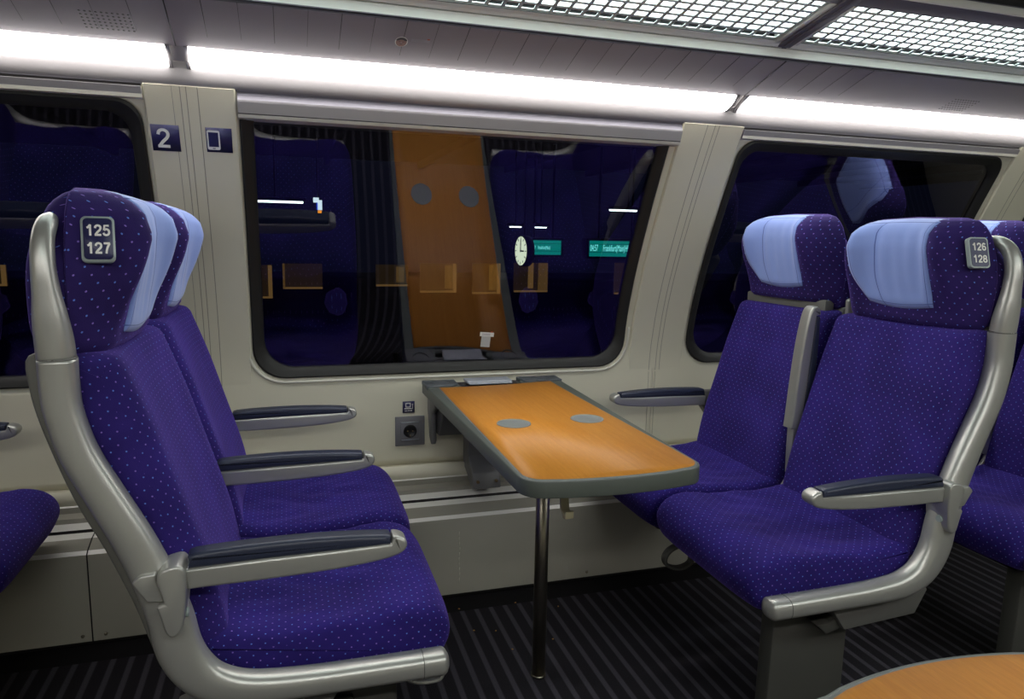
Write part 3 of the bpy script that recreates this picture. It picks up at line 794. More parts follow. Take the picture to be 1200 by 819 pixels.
def seat(label, mx, y0, y1, aisle, raised=False, lift=0., numbers=None, loc=(0, 0, 0), cat='train seat', group='train seats by the windows', extras=True):
    root = empty('train_seat', loc); tag(root, label, cat, group); yc = (y0+y1)/2
    V, Fc, UV = pillow(SEAT_P, y0, y1, .026, seat_disp(y0, y1)); soft('seat_cushion', V, Fc, UV, M['fabric_seat'], root, mx)
    nb_ = len(BACK_P); isc = []
    for i in range(nb_):
        k_ = i/5; isc.append(max(.12, min(1, (8.2-k_)/1.5)) if k_ < 15 else min(1, .12+(k_-15)/2*.88))
    V, Fc, UV = pillow(BACK_P, y0+.006, y1-.006, .036, back_disp(y0, y1), rx=.8, inset_scale=isc); soft('backrest', V, Fc, UV, M['fabric'], root, mx)
    h = headrest(yc, M['fabric_head'], root, mx, lift)
    head_cover(yc, h, mx, lift, 1.024 if mx == 1 else 1.046)
    # fabric-covered rear half of the head section
    V, Fc, UV = [], [], []; zs = [1.003+.257*q/26 for q in range(27)]+[1.2625, 1.2655, 1.267]
    for zi, z in enumerate(zs):
        hw = hwid(z)-.003-.022*max(0, min(1, (z-1.15)/.06)); xr = interp([1.0, 1.05, 1.12, 1.17, 1.21, 1.24, 1.256, 1.267], [-.401, -.406, -.405, -.401, -.392, -.381, -.368, -.352], z); xf = -.337
        if z < 1.012: hw -= .006*(1.012-z)/.009
        rr_ = min(.030, (xf-xr)*.6); ring = []
        for sg in (-1, 1):
            arc_ = [(xr+rr_*(1-math.sin(PI/2*q/8)), sg*(hw-rr_*(1-math.cos(PI/2*q/8)))) for q in range(9)]   # side to rear
            pts_ = [(xf, sg*hw)]+arc_
            ring += pts_ if sg == 1 else []
        left = [(p_[0], -p_[1]) for p_ in ring][::-1]
        ring = ring+[(xr, hw-rr_-(2*(hw-rr_))*q/12) for q in range(1, 12)]+left
        ring = [Vector((p_[0], yc+p_[1], z)) for p_ in ring]; n = len(ring); s_ = 0
        for q in range(n+1):
            V.append(ring[q % n]); UV.append((s_, z)); s_ += (ring[(q+1) % n]-ring[q % n]).length
    w_ = n+1
    for a in range(len(zs)-1):
        for q in range(n): p_ = a*w_+q; Fc.append((p_, p_+1, p_+w_+1, p_+w_))
    for a in (0, len(zs)-1):
        b_ = len(V)
        for q in range(n): V.append(V[a*w_+q].copy()); UV.append((V[-1].y, V[-1].x))
        Fc.append(tuple(range(b_, b_+n)))
    soft('head_section_back', V, Fc, UV, M['fabric_head'], root, mx)
    # grey shell behind the backrest
    sh = spline([(-.345, 1.001), (-.402, 1.001), (-.405, .95), (-.392, .88), (-.355, .76), (-.312, .66), (-.275, .56), (-.252, .48), (-.235, .43), (-.19, .42), (-.205, .46), (-.24, .58), (-.28, .68), (-.335, .80), (-.368, .92)], 4, True)
    V, Fc, UV = pillow(sh, y0+.004, y1-.004, .006, ny=2); sharpen(soft('back_shell', V, Fc, UV, M['shell'], root, mx), 50)
    if lift:   # support bar seen in the gap under a raised headrest
        MB().box(-.335, -.300, yc-.20, yc+.20, .985, 1.03, .006).build('headrest_support', M['shell'], root, mx)
    # under-seat pan
    mb = MB(); mb.prism([(-.20, .405), (-.10, .37), (.0, .345), (.22, .338), (.24, .345), (.2, .352), (.0, .365), (-.18, .44)], y0+.03, y1-.03, 'y', bev=.003); mb.build('seat_pan', M['black'], root, mx)
    if aisle:
        # side frame: flat tube that runs under the cushion and up the back
        cp = [(.262, 1.265, .3885), (.20, 1.265, .3885), (.12, 1.265, .389), (.03, 1.265, .390), (-.05, 1.265, .393), (-.105, 1.265, .400), (-.15, 1.266, .418), (-.180, 1.267, .448), (-.200, 1.268, .49), (-.212, 1.270, .55), (-.234, 1.273, .62), (-.262, 1.276, .69), (-.298, 1.280, .765), (-.333, 1.283, .84), (-.352, 1.286, .91), (-.356, 1.288, .96), (-.356, 1.288, .998)]
        wd = [.0235, .0235, .0235, .024, .026, .029, .033, .036, .037, .036, .033, .031, .029, .028, .0275, .028, .028]
        sp_ = spline([c+(w,) for c, w in zip(cp, wd)], 5)
        MB().tube([s[:3] for s in sp_], [s[3] for s in sp_], .027, n=28, ends=(.6, 0), sq=2.7).build('side_frame', M['silver'], root, mx)
        MB().tube([(.268-.045, 1.265, .3885), (.268-.0435, 1.265, .3885)], .0242, .0276, n=28, ends=(0, 0), sq=2.7).build('frame_joint', M['silver_dark'], root, mx)
        MB().tube([(-.356, 1.288, .9975), (-.356, 1.288, 1.0005)], .0272, .0264, n=28, ends=(0, 0), sq=2.7).build('frame_joint', M['silver_dark'], root, mx)
        gp = [(-.357, 1.288, 1.0005, .0275, .0265), (-.358, 1.286, 1.03, .027, .026), (-.360, 1.283, 1.065, .0245, .023), (-.362, 1.282, 1.10, .020, .020), (-.364, 1.283, 1.135, .0175, .019), (-.365, 1.288, 1.165, .0165, .0185), (-.365, 1.300, 1.192, .0155, .0175), (-.365, 1.322, 1.210, .0145, .015), (-.367, 1.345, 1.217, .012, .011), (-.370, 1.368, 1.2155, .008, .0075), (-.369, 1.386, 1.208, .0055, .0055)]
        sg_ = spline(gp, 5)
        o = MB().tube([s[:3] for s in sg_], [s[3] for s in sg_], [s[4] for s in sg_], n=26, ends=(0, 1), sq=2.3).build('grab_handle', M['silver'], root, mx); o['label'] = 'silver grab handle hooked onto the headrest'
        # inner frame between the two seats
        ip = spline([(-.16, .43), (-.205, .50), (-.24, .60), (-.285, .71), (-.34, .83), (-.365, .93), (-.365, 1.03)], 4)
        MB().tube([(p[0], y1+.020, p[1]) for p in ip], .020, .010, n=16, ends=(.5, 1), sq=2.8).build('centre_frame', M['silver'], root, mx)
        a_ = armrest(root, mx, 1.262)
        # sculpted armrest joint on the frame
        mb = MB(); pr = spline([(-.222, .641), (-.214, .650), (-.194, .655), (-.184, .652), (-.179, .640), (-.179, .606), (-.182, .574), (-.187, .546), (-.194, .534), (-.204, .530), (-.213, .538), (-.219, .562)], 3)+[(-.226, .588), (-.212, .590), (-.2235, .630)]
        mb.prism(pr, 1.226, 1.292, 'y', bev=.005, seg=3)
        mb.prism([(-.262, .628), (-.250, .640), (-.2245, .6425), (-.2245, .630), (-.2135, .591), (-.240, .592)], 1.236, 1.292, 'y', bev=.004, seg=3); mb.build('armrest_joint', M['silver'], a_, mx)
        MB().cyl((-.184, 1.25, .562), (-.179, 1.25, .562), .0085, .0075, n=20).build('joint_button', M['platerim'], a_, mx)
        armrest(root, mx, 1.783, raised)
        MB().prism([(-.172, .655), (-.205, .655), (-.222, .60), (-.208, .50), (-.175, .50), (-.172, .59)], 1.768, 1.798, 'y', bev=.004).build('centre_joint', M['silver'], root, mx)
        # pedestal, side cover, lever, strap
        mb = MB(); mb.prism([(-.035, .362), (-.035, .012), (-.045, 0), (.198, 0), (.190, .012), (.186, .362)], 1.345, 1.395, 'y', bev=.008); mb.build('pedestal', M['pedestal'], root, mx)
        MB().prism([(.075, .352), (.030, .288), (-.182, .300), (-.215, .362), (-.15, .385)], 1.287, 1.325, 'y', bev=.004).build('under_seat_cover', M['silver_dark'], root, mx)
        MB().prism([(.036, .322), (.060, .305), (.098, .302), (.070, .276), (.022, .288)], 1.30, 1.34, 'y', bev=.003).build('seat_lever', M['pedestal'], root, mx)
        MB().box(-.02, .12, 1.40, y1, .30, .345, .004).build('seat_beam', M['pedestal'], root, mx)
        mb = MB(); lp = spline([(.235, 1.70, .352), (.268, 1.70, .340), (.285, 1.70, .318), (.278, 1.70, .296), (.250, 1.70, .283), (.222, 1.70, .283), (.200, 1.70, .298), (.205, 1.70, .34)], 4); mb.tube(lp, .0052, .013, n=12, ends=(.5, .5), sq=3); mb.build('pull_loop', M['pedestal'], root, mx)
        if mx == 1: mb = MB(); lp = spline([(.195, 1.31, .362), (.200, 1.31, .338), (.225, 1.31, .326), (.262, 1.31, .325), (.272, 1.31, .338), (.270, 1.31, .362)], 4); mb.tube(lp, .0045, .014, n=12, ends=(.5, .5), sq=3); mb.build('release_lever', M['silver'], root, mx)
        # seat number plate on the aisle wing of the headrest
        if numbers: number_plate(h, mx, yc, numbers)
    else:
        a_ = armrest(root, mx, 2.285)
        MB().prism([(-.17, .658), (-.22, .658), (-.24, .58), (-.20, .56), (-.17, .60)], 2.268, 2.300, 'y', bev=.004).build('armrest_joint', M['silver_dark'], a_, mx)
        MB().box(-.02, .12, y0, 2.335, .30, .345, .004).build('seat_beam', M['pedestal'], root, mx)
        MB().box(-.03, .13, 2.335, 2.40, .338, .43, .006).build('wall_mount', M['silver_dark'], root, mx)
    return root

def number_plate(h, mx, yc, nums):
    # plate frame: wing plane turned 22 degrees from the side towards the front
    z0 = 1.185; hw = hwid(z0)
    x0, yv = -.296, -.205
    c = Vector((x0, yc+yv, z0))
    nrm = Vector((.37, -.93, .0)).normalized()
    if mx == 1: ax = Vector((.97, .24, 0)).normalized()
    else: ax = Vector((-.97, -.24, 0)).normalized()      # local, mirrored afterwards: text reads left to right
    upz = Vector((-.046, .288, 1)).normalized(); nrm = ax.cross(upz) if mx == 1 else upz.cross(ax); nrm.normalize()
    c = c+nrm*.009
    def P(u, v, d): return c+ax*u+upz*v+nrm*d
    mb = MB()
    def slab(w, hh, r, d0, d1, mi):
        pts = []
        for (sx, sy, a0) in ((1, 1, 0), (-1, 1, 90), (-1, -1, 180), (1, -1, 270)):
            for j in range(6): a = math.radians(a0+90*j/5); pts.append((sx*(w-r)+r*math.cos(a), sy*(hh-r)+r*math.sin(a)))
        lo = [mb.bm.verts.new(P(p[0], p[1], d0)) for p in pts]; hi = [mb.bm.verts.new(P(p[0], p[1], d1)) for p in pts]; n = len(pts)
        f = mb.bm.faces.new(hi); f.material_index = mi
        for i in range(n): f = mb.bm.faces.new((lo[i], lo[(i+1) % n], hi[(i+1) % n], hi[i])); f.material_index = mi
    slab(.0242, .0375, .0085, -.012, .000, 1); slab(.0208, .0341, .0068, -.010, .0012, 0)
    for t, dy in ((nums[0], .0140), (nums[1], -.0155)):
        add_digits(mb, t, .0185, lambda v: P(v.x*.92, v.y+dy, .0018), 2, .19)
    o = mb.build('number_plate', [M['plate'], M['platerim'], M['white']], h, mx, 30); o['label'] = 'dark seat number plate reading %s and %s' % nums
    bm = bmesh.new(); bm.from_mesh(o.data); bmesh.ops.recalc_face_normals(bm, faces=bm.faces); bm.to_mesh(o.data); bm.free()

def copy_tree(o, parent=None, loc=None):
    c = o.copy(); COL.objects.link(c)
    if parent: c.parent = parent
    if loc: c.location = loc
    for ch in list(o.children): copy_tree(ch, c)
    return c
A0, A1, B0, B1 = 1.300, 1.768, 1.800, 2.252
XRT = 1.276
LA = seat('violet aisle seat on the left with plate 125 over 127', 1, A0, A1, True, numbers=('125', '127'))
LW = seat('violet window seat on the left, half hidden behind seat 125 127', 1, B0, B1, False)
RA = seat('violet aisle seat on the right with plate 126 over 128', -1, A0, A1, True, raised=True, numbers=('126', '128'), loc=(XRT, 0, 0))
RW = seat('violet window seat right of the table with its headrest raised off the back', -1, B0, B1, False, lift=.022, loc=(XRT, 0, 0))
q = copy_tree(LW, loc=(-.93, 0, 0)); q['label'] = 'violet seat cushion cut by the left edge of the photo, by the far left window'
q = copy_tree(LA, loc=(-.93, 0, 0))
for h_ in q.children:
    if h_.name.startswith('headrest'):
        for c_ in list(h_.children):
            if c_.name.startswith('number_plate'): bpy.data.objects.remove(c_)
q['label'] = 'violet aisle seat one row left of seat 125 127, outside the photo'
RA2 = seat('violet aisle seat in the row behind seat 126 128, cut by the right edge', -1, A0, A1, True, loc=(XRT+.80, 0, 0), numbers=('122', '124') if 0 else None)
q = copy_tree(RW, loc=(XRT+.80, 0, 0)); q['label'] = 'violet window seat at the far right, headrest behind the grab handle'

# ------------------------------------------------------------------ table
def build_table(label, mirror=False):
    """tabletop local coordinates are world coordinates of the window side table"""
    root = empty('folding_table', (0, 0, 0)); tag(root, label, 'table', 'carriage tables')
    f = (lambda p: (p[0]+.048, 2*YC+.018-p[1])) if mirror else (lambda p: p)
    def outline(g, x0=.436, x1=.853):
        """closed outline inset by g; gently bowed aisle edge with rounded corners, hollow wall edge"""
        pts = []
        a, b = x0+g, x1-g; xc = (a+b)/2
        yf = lambda x: 1.278+g+(.038 if mirror else .024)*((x-xc)/((b-a)/2))**2
        r = .055-g
        # aisle edge left corner
        for j in range(9):
            t = math.radians(180+90*j/8); pts.append((a+r+r*math.cos(t), yf(a+r)+r+.004+r*math.sin(t)))
        for j in range(1, 12): x = a+r+(b-a-2*r)*j/12; pts.append((x, yf(x)+.002))
        for j in range(9):
            t = math.radians(270+90*j/8); pts.append((b-r+r*math.cos(t), yf(b-r)+r+.004+r*math.sin(t)))
        return pts, a, b
    out, a, b = outline(0)
    # the body widens slightly to the two wall blocks
    wallpts = [(.886, 2.338), (.752, 2.338), (.735, 2.246), (.640, 2.238), (.530, 2.240), (.520, 2.330), (.414, 2.338)]
    body = out+wallpts
    mb = MB(); mb.prism([f(p) for p in body], .684, .7205, 'z', bev=.003); mb.build('tabletop_edge', M['rim'], root)
    o2, a2, b2 = outline(.006)
    lam_wall = [(b2-.006, 2.05), (b2-.004, 2.262), (.78, 2.254), (.70, 2.240), (.62, 2.232), (.54, 2.230), (.47, 2.232), (a2+.006, 2.236), (a2+.004, 2.05)]
    mb = MB(); mb.prism([f(p) for p in o2+lam_wall], .7180, .7218, 'z'); mb.build('inner_trim', M['rimlight'], root)
    o3, a3, b3 = outline(.0095)
    lam_wall = [(b3-.006, 2.05), (b3-.004, 2.258), (.78, 2.250), (.70, 2.236), (.62, 2.228), (.54, 2.226), (.47, 2.228), (a3+.006, 2.232), (a3+.004, 2.05)]
    mb = MB(); mb.prism([f(p) for p in o3+lam_wall], .7200, .7228, 'z'); t_ = mb.build('tabletop', M['wood'], root); t_['label'] = 'orange beech laminate surface'
    for cx_, cy_ in ((.549, 1.738), (.757, 1.742)):
        cx_, cy_ = f((cx_, cy_))
        mb = MB(); n = 40; rings = [(.045, .7231), (.0445, .7248), (.0425, .7250), (.0405, .7238), (.0385, .7234), (.0, .7233)]
        vs = [[mb.bm.verts.new((cx_+r*math.cos(2*PI*j/n), cy_+r*math.sin(2*PI*j/n), z)) for j in range(n)] for r, z in rings[:-1]]
        for i in range(len(vs)-1):
            for j in range(n): mb.bm.faces.new((vs[i][j], vs[i][(j+1) % n], vs[i+1][(j+1) % n], vs[i+1][j]))
        mb.bm.faces.new(vs[-1]); o = mb.build('cup_holder', M['cup'], root); o['label'] = 'round grey cup recess'
    mb = MB(); x_, y_ = f((.632, 1.730)); mb.cyl((x_, y_, .006), (x_, y_, .688), .0185, n=32); mb.cyl((x_, y_, 0), (x_, y_, .008), .0205, n=32, bev=.002)
    o = mb.build('table_leg', M['steel'], root); o['label'] = 'round steel table leg'
    if not mirror:
        for q_ in ([(.413, 2.242), (.500, 2.243), (.520, 2.262), (.524, 2.339), (.413, 2.339)], [(.742, 2.339), (.752, 2.268), (.775, 2.264), (.887, 2.266), (.887, 2.339)]):
            mb = MB(); mb.prism(q_, .712, .7262, 'z', bev=.003); mb.build('wall_block', M['slate'], root)
        for cx_ in (.467, .816):
            mb = MB(); n = 32; vs = [[mb.bm.verts.new((cx_+r*math.cos(2*PI*j/n), 2.292+r*math.sin(2*PI*j/n), z)) for j in range(n)] for r, z in ((.034, .7260), (.0335, .7275), (.0315, .7275), (.031, .7260))]
            for i in range(3):
                for j in range(n): mb.bm.faces.new((vs[i][j], vs[i][(j+1) % n], vs[i+1][(j+1) % n], vs[i+1][j]))
            fixn(mb.build('block_ring', M['bracketd'], root))
        # bracket that carries the table off the wall, its arm reaching down to the seat rail
        mb = MB()
        mb.prism([(2.462, .69), (2.462, .525), (2.36, .525), (2.30, .60), (2.27, .687)], .475, .80, 'x', bev=.004)
        mb.build('wall_bracket', M['bracketd'], root)
        mb = MB(); mb.prism([(2.30, .687), (2.462, .687), (2.462, .60), (2.43, .505), (2.395, .485), (2.385, .50), (2.385, .60), (2.34, .625)], .455, .474, 'x', bev=.005)
        mb.build('bracket_cheek', M['bracket'], root)
        mb = MB(); mb.prism([(2.30, .687), (2.462, .687), (2.462, .60), (2.43, .505), (2.395, .485), (2.385, .50), (2.385, .60), (2.34, .625)], .801, .820, 'x', bev=.005)
        mb.build('bracket_cheek', M['bracket'], root)
        # sloping foot with two screws
        mb = MB(); mb.prism([(2.455, .53), (2.36, .53), (2.375, .44), (2.318, .395), (2.300, .345), (2.325, .335), (2.40, .37), (2.455, .39)], .585, .685, 'x', bev=.004)
        ft = mb.build('bracket_foot', M['bracket'], root)
        for sx in (.602, .668): MB().cyl((sx, 2.312, .366), (sx, 2.300, .369), .0055, n=16).build('screw', M['brass'], ft)
        MB().box(.60, .67, 2.20, 2.30, .60, .686, .004).build('hinge_block', M['bracketd'], root)
        MB().box(.588, .594, 2.23, 2.30, .575, .686, .002).build('hinge_plate', M['steel'], root)
        mb = MB(); hp = [(.685, 1.62, .686), (.684, 1.62, .60), (.681, 1.62, .565), (.679, 1.60, .548)]
        mb.prism([(1.470, .687), (1.477, .687), (1.475, .63), (1.467, .590), (1.446, .575), (1.432, .578), (1.430, .596), (1.436, .596), (1.441, .586), (1.458, .592), (1.467, .63)], .578, .598, 'x', bev=.001)
        mb.build('bag_hook', M['beige'], root)
    return root
build_table('long orange laminate table with grey rim and steel leg between the seats')
build_table('rounded corner of the orange table nearest the camera, bottom right', True)
# bin lid between the wall blocks of the table
mb = MB(); mb.box(.553, .707, 2.262, 2.330, .7215, .731, .003); mb.box(.557, .703, 2.250, 2.266, .7215, .7265, .002)
wb = empty('waste_bin', (0, 0, 0)); tag(wb, 'small waste bin with a silver lid between the table and the wall', 'waste bin')
mb.build('lid', M['lid'], wb)
MB().box(.527, .730, 2.247, 2.335, .698, .7165, .001).build('dark_slot_plate', M['black'], wb)  # thin black plate put in to paint the dark slot round the lid

# ------------------------------------------------------------------ signs, socket, stickers
def wall_plate(name, x0, x1, z0, z1, off, th, m, parent=None):
    mb = MB(); q = [wp(0, z0, off), wp(0, z1, off), wp(0, z1, off+th), wp(0, z0, off+th)]; mb.prism([(p.y, p.z) for p in q], x0, x1, 'x'); return mb, m
def sign(name, x0, x1, z0, z1, label, draw):
    mb, m = wall_plate(name, x0, x1, z0, z1, .0102, .0014, M['sign'])
    zc = (z0+z1)/2; xc = (x0+x1)/2; t = (wp(0, z1)-wp(0, z0)).normalized(); n_ = wn(zc); o0 = (wp(xc, z0, .0117)+wp(xc, z1, .0117))/2
    draw(mb, lambda u, v, d=0.: o0+Vector((1, 0, 0))*u+t*v+n_*(d+.0002))
    o = mb.build('wall_sign', [m, M['white']]); tag(o, label, 'sign'); return o
def quad(mb, P, u0, u1, v0, v1, d=.0003, mi=1):
    vs = [mb.bm.verts.new(P(u, v, d)) for u, v in ((u0, v0), (u1, v0), (u1, v1), (u0, v1))]; f = mb.bm.faces.new(vs); f.material_index = mi
def d2_(mb, P): add_digits(mb, '2', .054, lambda v: P(v.x-.006, v.y, .0004), 1, .15)
sign('two', -.345, -.275, 1.4255, 1.4905, 'navy square sign with a white figure 2 on the wall pillar', d2_)
def dphone(mb, P):
    # rounded white frame of a telephone with a dark screen
    def rr(w, h, r, cx, cy, d, mi):
        pts = []
        for (sx, sy, a0) in ((1, 1, 0), (-1, 1, 90), (-1, -1, 180), (1, -1, 270)):
            for j in range(5): a = math.radians(a0+90*j/4); pts.append((cx+sx*(w-r)+r*math.cos(a), cy+sy*(h-r)+r*math.sin(a)))
        f = mb.bm.faces.new([mb.bm.verts.new(P(p[0], p[1], d)) for p in pts]); f.material_index = mi
    rr(.0165, .0275, .005, -.0145, .0, .0003, 1); rr(.0128, .0205, .001, -.0145, .0015, .0006, 0)
    quad(mb, P, -.018, -.011, -.0245, -.0225, .0006, 0)
sign('phone', -.2085, -.1415, 1.4285, 1.4900, 'navy square sign with a white mobile phone outline on the wall pillar', dphone)
def flat_sign(x0, x1, z0, z1, label, draw):
    mb = MB(); yw = wy(z0); mb.box(x0, x1, yw-.0025, yw, z0, z1); xc, zc = (x0+x1)/2, (z0+z1)/2
    draw(mb, lambda u, v, d=0.: Vector((xc+u, yw-.0026-d, zc+v))); o = mb.build('socket_sign', [M['sign'], M['white']]); tag(o, label, 'sign')
def dlap(mb, P):
    for q in ((-.011, -.0085, .0, .014), (.0045, .007, .0, .014), (-.011, .007, .0125, .015), (-.011, .007, -.001, .0015), (-.015, .009, -.007, -.0035), (.0125, .0145, -.006, .009), (.009, .0145, -.007, -.0052), (.0115, .0155, .008, .0115)): quad(mb, P, *q)
    for q in ((-.014, -.004, -.0145, -.012), (-.002, .003, -.0145, -.0115), (.005, .012, -.0145, -.0115)): quad(mb, P, *q)
flat_sign(.367, .409, .588, .629, 'tiny black sign with a laptop pictogram above the power socket', dlap)
so = empty('power_socket', (.392, wy(.523), .523)); tag(so, 'grey square power socket in the wall left of the table', 'socket')
for ch, mm in (('p', 0),):
    mb = MB(); mb.box(-.052, .052, -.007, 0, -.053, .053, .002); mb.box(-.034, .034, -.0095, -.006, -.034, .034, .001); mb.build('face_plate', M['socket'], so)
    mb = MB(); mb.box(-.031, .031, -.0103, -.009, .030, .0325); mb.box(-.031, .031, -.0103, -.009, -.0325, -.030); mb.build('bright_line', M['lid'], so)
    mb = MB(); n = 32; rings = [(.0235, -.0105), (.0215, -.0118), (.0195, -.0108), (.0185, -.0098)]
    vs = [[mb.bm.verts.new((r*math.cos(2*PI*j/n), y, r*math.sin(2*PI*j/n))) for j in range(n)] for r, y in rings]
    for i in range(3):
        for j in range(n): mb.bm.faces.new((vs[i][j], vs[i][(j+1) % n], vs[i+1][(j+1) % n], vs[i+1][j]))
    f = mb.bm.faces.new(vs[-1]); o = mb.build('socket_well', [M['black']], so); fixn(o)
    mb = MB(); mb.cyl((-.009, -.0098, .0), (-.009, -.0112, .0), .0022, n=10); mb.cyl((.009, -.0098, 0), (.009, -.0112, 0), .0022, n=10); mb.box(-.0015, .0015, -.0135, -.0098, -.0195, -.0135); mb.build('contacts', M['brass'], so)
# speaker perforations in the ceiling panel
for (x0, t0, label) in ((-.442, .23, 'small grid of speaker holes in the ceiling panel at top left'), (2.165, .13, 'small grid of speaker holes in the ceiling panel at top right')):
    mb = MB(); n_ = Vector((0, -.3073, -.9516)); dd = Vector((0, -.951, .3073))
    for i in range(10):
        for j in range(6):
            c = on_ceil(x0+i*.0113, t0, .0)+dd*(j*.0132); mb.cyl(c-n_*.001, c+n_*.0002, .0030, n=8)
    o = mb.build('speaker_grille', M['groove']); tag(o, label, 'speaker')
# stickers on the ceiling panel
skin = mat('sticker_skin', (150, 112, 104), .6); hair = mat('sticker_hair', (48, 42, 44), .6); red = mat('sticker_red', (180, 70, 40), .6); greyp = mat('sticker_grey', (150, 146, 156), .6)
def csk(u, v, d): return on_ceil(.293+u, .56, .0004+d)+Vector((0, -.951, .3073))*v
def poly(mb, P, pts, d, mi):
    f = mb.bm.faces.new([mb.bm.verts.new(P(p[0], p[1], d)) for p in pts]); f.material_index = mi
def disc(cx, cy, rx, ry, n=24, a0=0, a1=360): return [(cx+rx*math.cos(math.radians(a0+(a1-a0)*j/n)), cy+ry*math.sin(math.radians(a0+(a1-a0)*j/n))) for j in range(n+(0 if a1-a0 == 360 else 1))]
mb = MB(); poly(mb, csk, disc(0, 0, .0165, .0225), .0003, 0); poly(mb, csk, disc(0, -.002, .0140, .0195), .0006, 1); poly(mb, csk, disc(0, .004, .0145, .0160, 16, 5, 175), .0009, 2)
poly(mb, csk, disc(0, -.001, .0105, .0110), .0011, 1)
for ex in (-.005, .005): poly(mb, csk, disc(ex, .0015, .0026, .0012, 10), .0013, 2)
poly(mb, csk, disc(0, -.009, .004, .0011, 10), .0013, 2); poly(mb, csk, disc(0, -.003, .0012, .0035, 10), .0012, 3)
o = mb.build('round_sticker', [M['white'], skin, hair, greyp]); fixn(o); tag(o, 'small round sticker of a face on the ceiling panel over the middle window', 'sticker')
mb = MB(); P2 = lambda u, v, d: csk(u+.048, v, d)
poly(mb, P2, [(-.024, .006), (.024, .006), (.024, .018), (-.024, .018)], .0003, 0); poly(mb, P2, [(.016, .018), (.023, .018), (.023, .023), (.016, .023)], .0004, 1)
for k in range(2): poly(mb, P2, [(-.018, .009+k*.004), (.010, .009+k*.004), (.010, .0105+k*.004), (-.018, .0105+k*.004)], .0005, 2)
o = mb.build('paper_sticker', [greyp, red, M['cove']]); fixn(o); tag(o, 'pale rectangular sticker beside the round face sticker on the ceiling panel', 'sticker')
# sticker on the middle window
mb = MB()
def gs(u, v, d): c = wp(.670+u, .848+v, -.0115+d); return c
rot = lambda u, v: (u*math.cos(-.08)-v*math.sin(-.08), u*math.sin(-.08)+v*math.cos(-.08))
def gq(u0, u1, v0, v1, d, mi):
    poly(mb, lambda u, v, dd: gs(*rot(u, v), dd), [(u0, v0), (u1, v0), (u1, v1), (u0, v1)], d, mi)
gq(-.026, .026, .002, .017, .0004, 0); gq(-.019, .015, -.036, .002, .0005, 3)
gq(.012, .022, .017, .021, .0005, 1)
for k in range(2): gq(-.018, .012, .0055+k*.005, .0075+k*.005, .0008, 2)
o = mb.build('window_sticker', [M['white'], red, greyp, mat('sticker_pale', (186, 186, 184), .6)]); fixn(o); tag(o, 'small white paper sticker low on the middle window pane', 'sticker')
# crumbs on the carpet
crumb = mat('crumb', (176, 130, 70), .8)
for i, (x, y) in enumerate([(.515, 2.00), (.58, 1.98), (.60, 1.87), (.735, 1.89), (.82, 2.07), (.50, 2.14), (.69, 2.13)]):
    mb = MB(); mb.box(-.0025, .003, -.002, .002, 0, .002, .0006, mtx=Matrix.Translation((x, y, 0)) @ Matrix.Rotation(i*1.1, 4, 'Z')); o = mb.build('crumb', crumb)
    tag(o, 'tiny light brown crumb on the dark striped carpet under the table', 'crumb', 'crumbs on the carpet')

# ------------------------------------------------------------------ night platform outside
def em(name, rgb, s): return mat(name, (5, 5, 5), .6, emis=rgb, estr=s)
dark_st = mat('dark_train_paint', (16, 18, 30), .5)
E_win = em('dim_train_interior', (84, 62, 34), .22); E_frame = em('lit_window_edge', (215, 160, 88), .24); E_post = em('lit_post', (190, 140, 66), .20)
teal = em('display_teal', (0, 150, 130), .85); teal_t = em('display_text', (130, 245, 230), 1.6); teal_d = em('display_dark_band', (0, 95, 84), .7)
lampm = em('platform_tube', (240, 250, 235), 5.); clockm = em('clock_face', (235, 240, 200), 1.4)
YT = 18.
tr = empty('opposite_train', (0, YT, -3)); tag(tr, 'dark train with a row of lit windows across the platform, seen through the glass', 'train')
def toL(o): return o
mb = MB(); mb.prism([(0.02, -.2), (0.0, 2.6), (.35, 3.1), (2.5, 3.2), (2.9, 2.6), (2.9, -.2)], -16, 16, 'x'); o = mb.build('car_body', dark_st, tr)
def px2(x, y, Y):
    v = r2*((x-600)/841.7)+u2*(-(y-409.5)/841.7)+fwd; t = Y/v.y; return v*t+Vector((0, 0, 1.2))
# window centres along the carriage side (metres from the camera axis)
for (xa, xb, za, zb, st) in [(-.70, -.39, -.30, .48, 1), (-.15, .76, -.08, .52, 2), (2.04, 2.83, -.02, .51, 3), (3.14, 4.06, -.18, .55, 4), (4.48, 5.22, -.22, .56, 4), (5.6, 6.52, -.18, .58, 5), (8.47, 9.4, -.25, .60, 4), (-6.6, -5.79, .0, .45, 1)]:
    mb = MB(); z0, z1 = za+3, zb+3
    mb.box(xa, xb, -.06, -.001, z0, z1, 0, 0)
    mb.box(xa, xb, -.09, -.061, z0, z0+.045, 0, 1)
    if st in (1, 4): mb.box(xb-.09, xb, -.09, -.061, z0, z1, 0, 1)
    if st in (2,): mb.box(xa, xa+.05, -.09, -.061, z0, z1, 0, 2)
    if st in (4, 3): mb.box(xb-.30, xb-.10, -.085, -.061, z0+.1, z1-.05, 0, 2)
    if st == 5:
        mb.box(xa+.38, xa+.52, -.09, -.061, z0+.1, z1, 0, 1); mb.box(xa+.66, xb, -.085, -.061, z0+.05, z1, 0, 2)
    mb.build('train_window', [E_win, E_frame, E_post], tr)
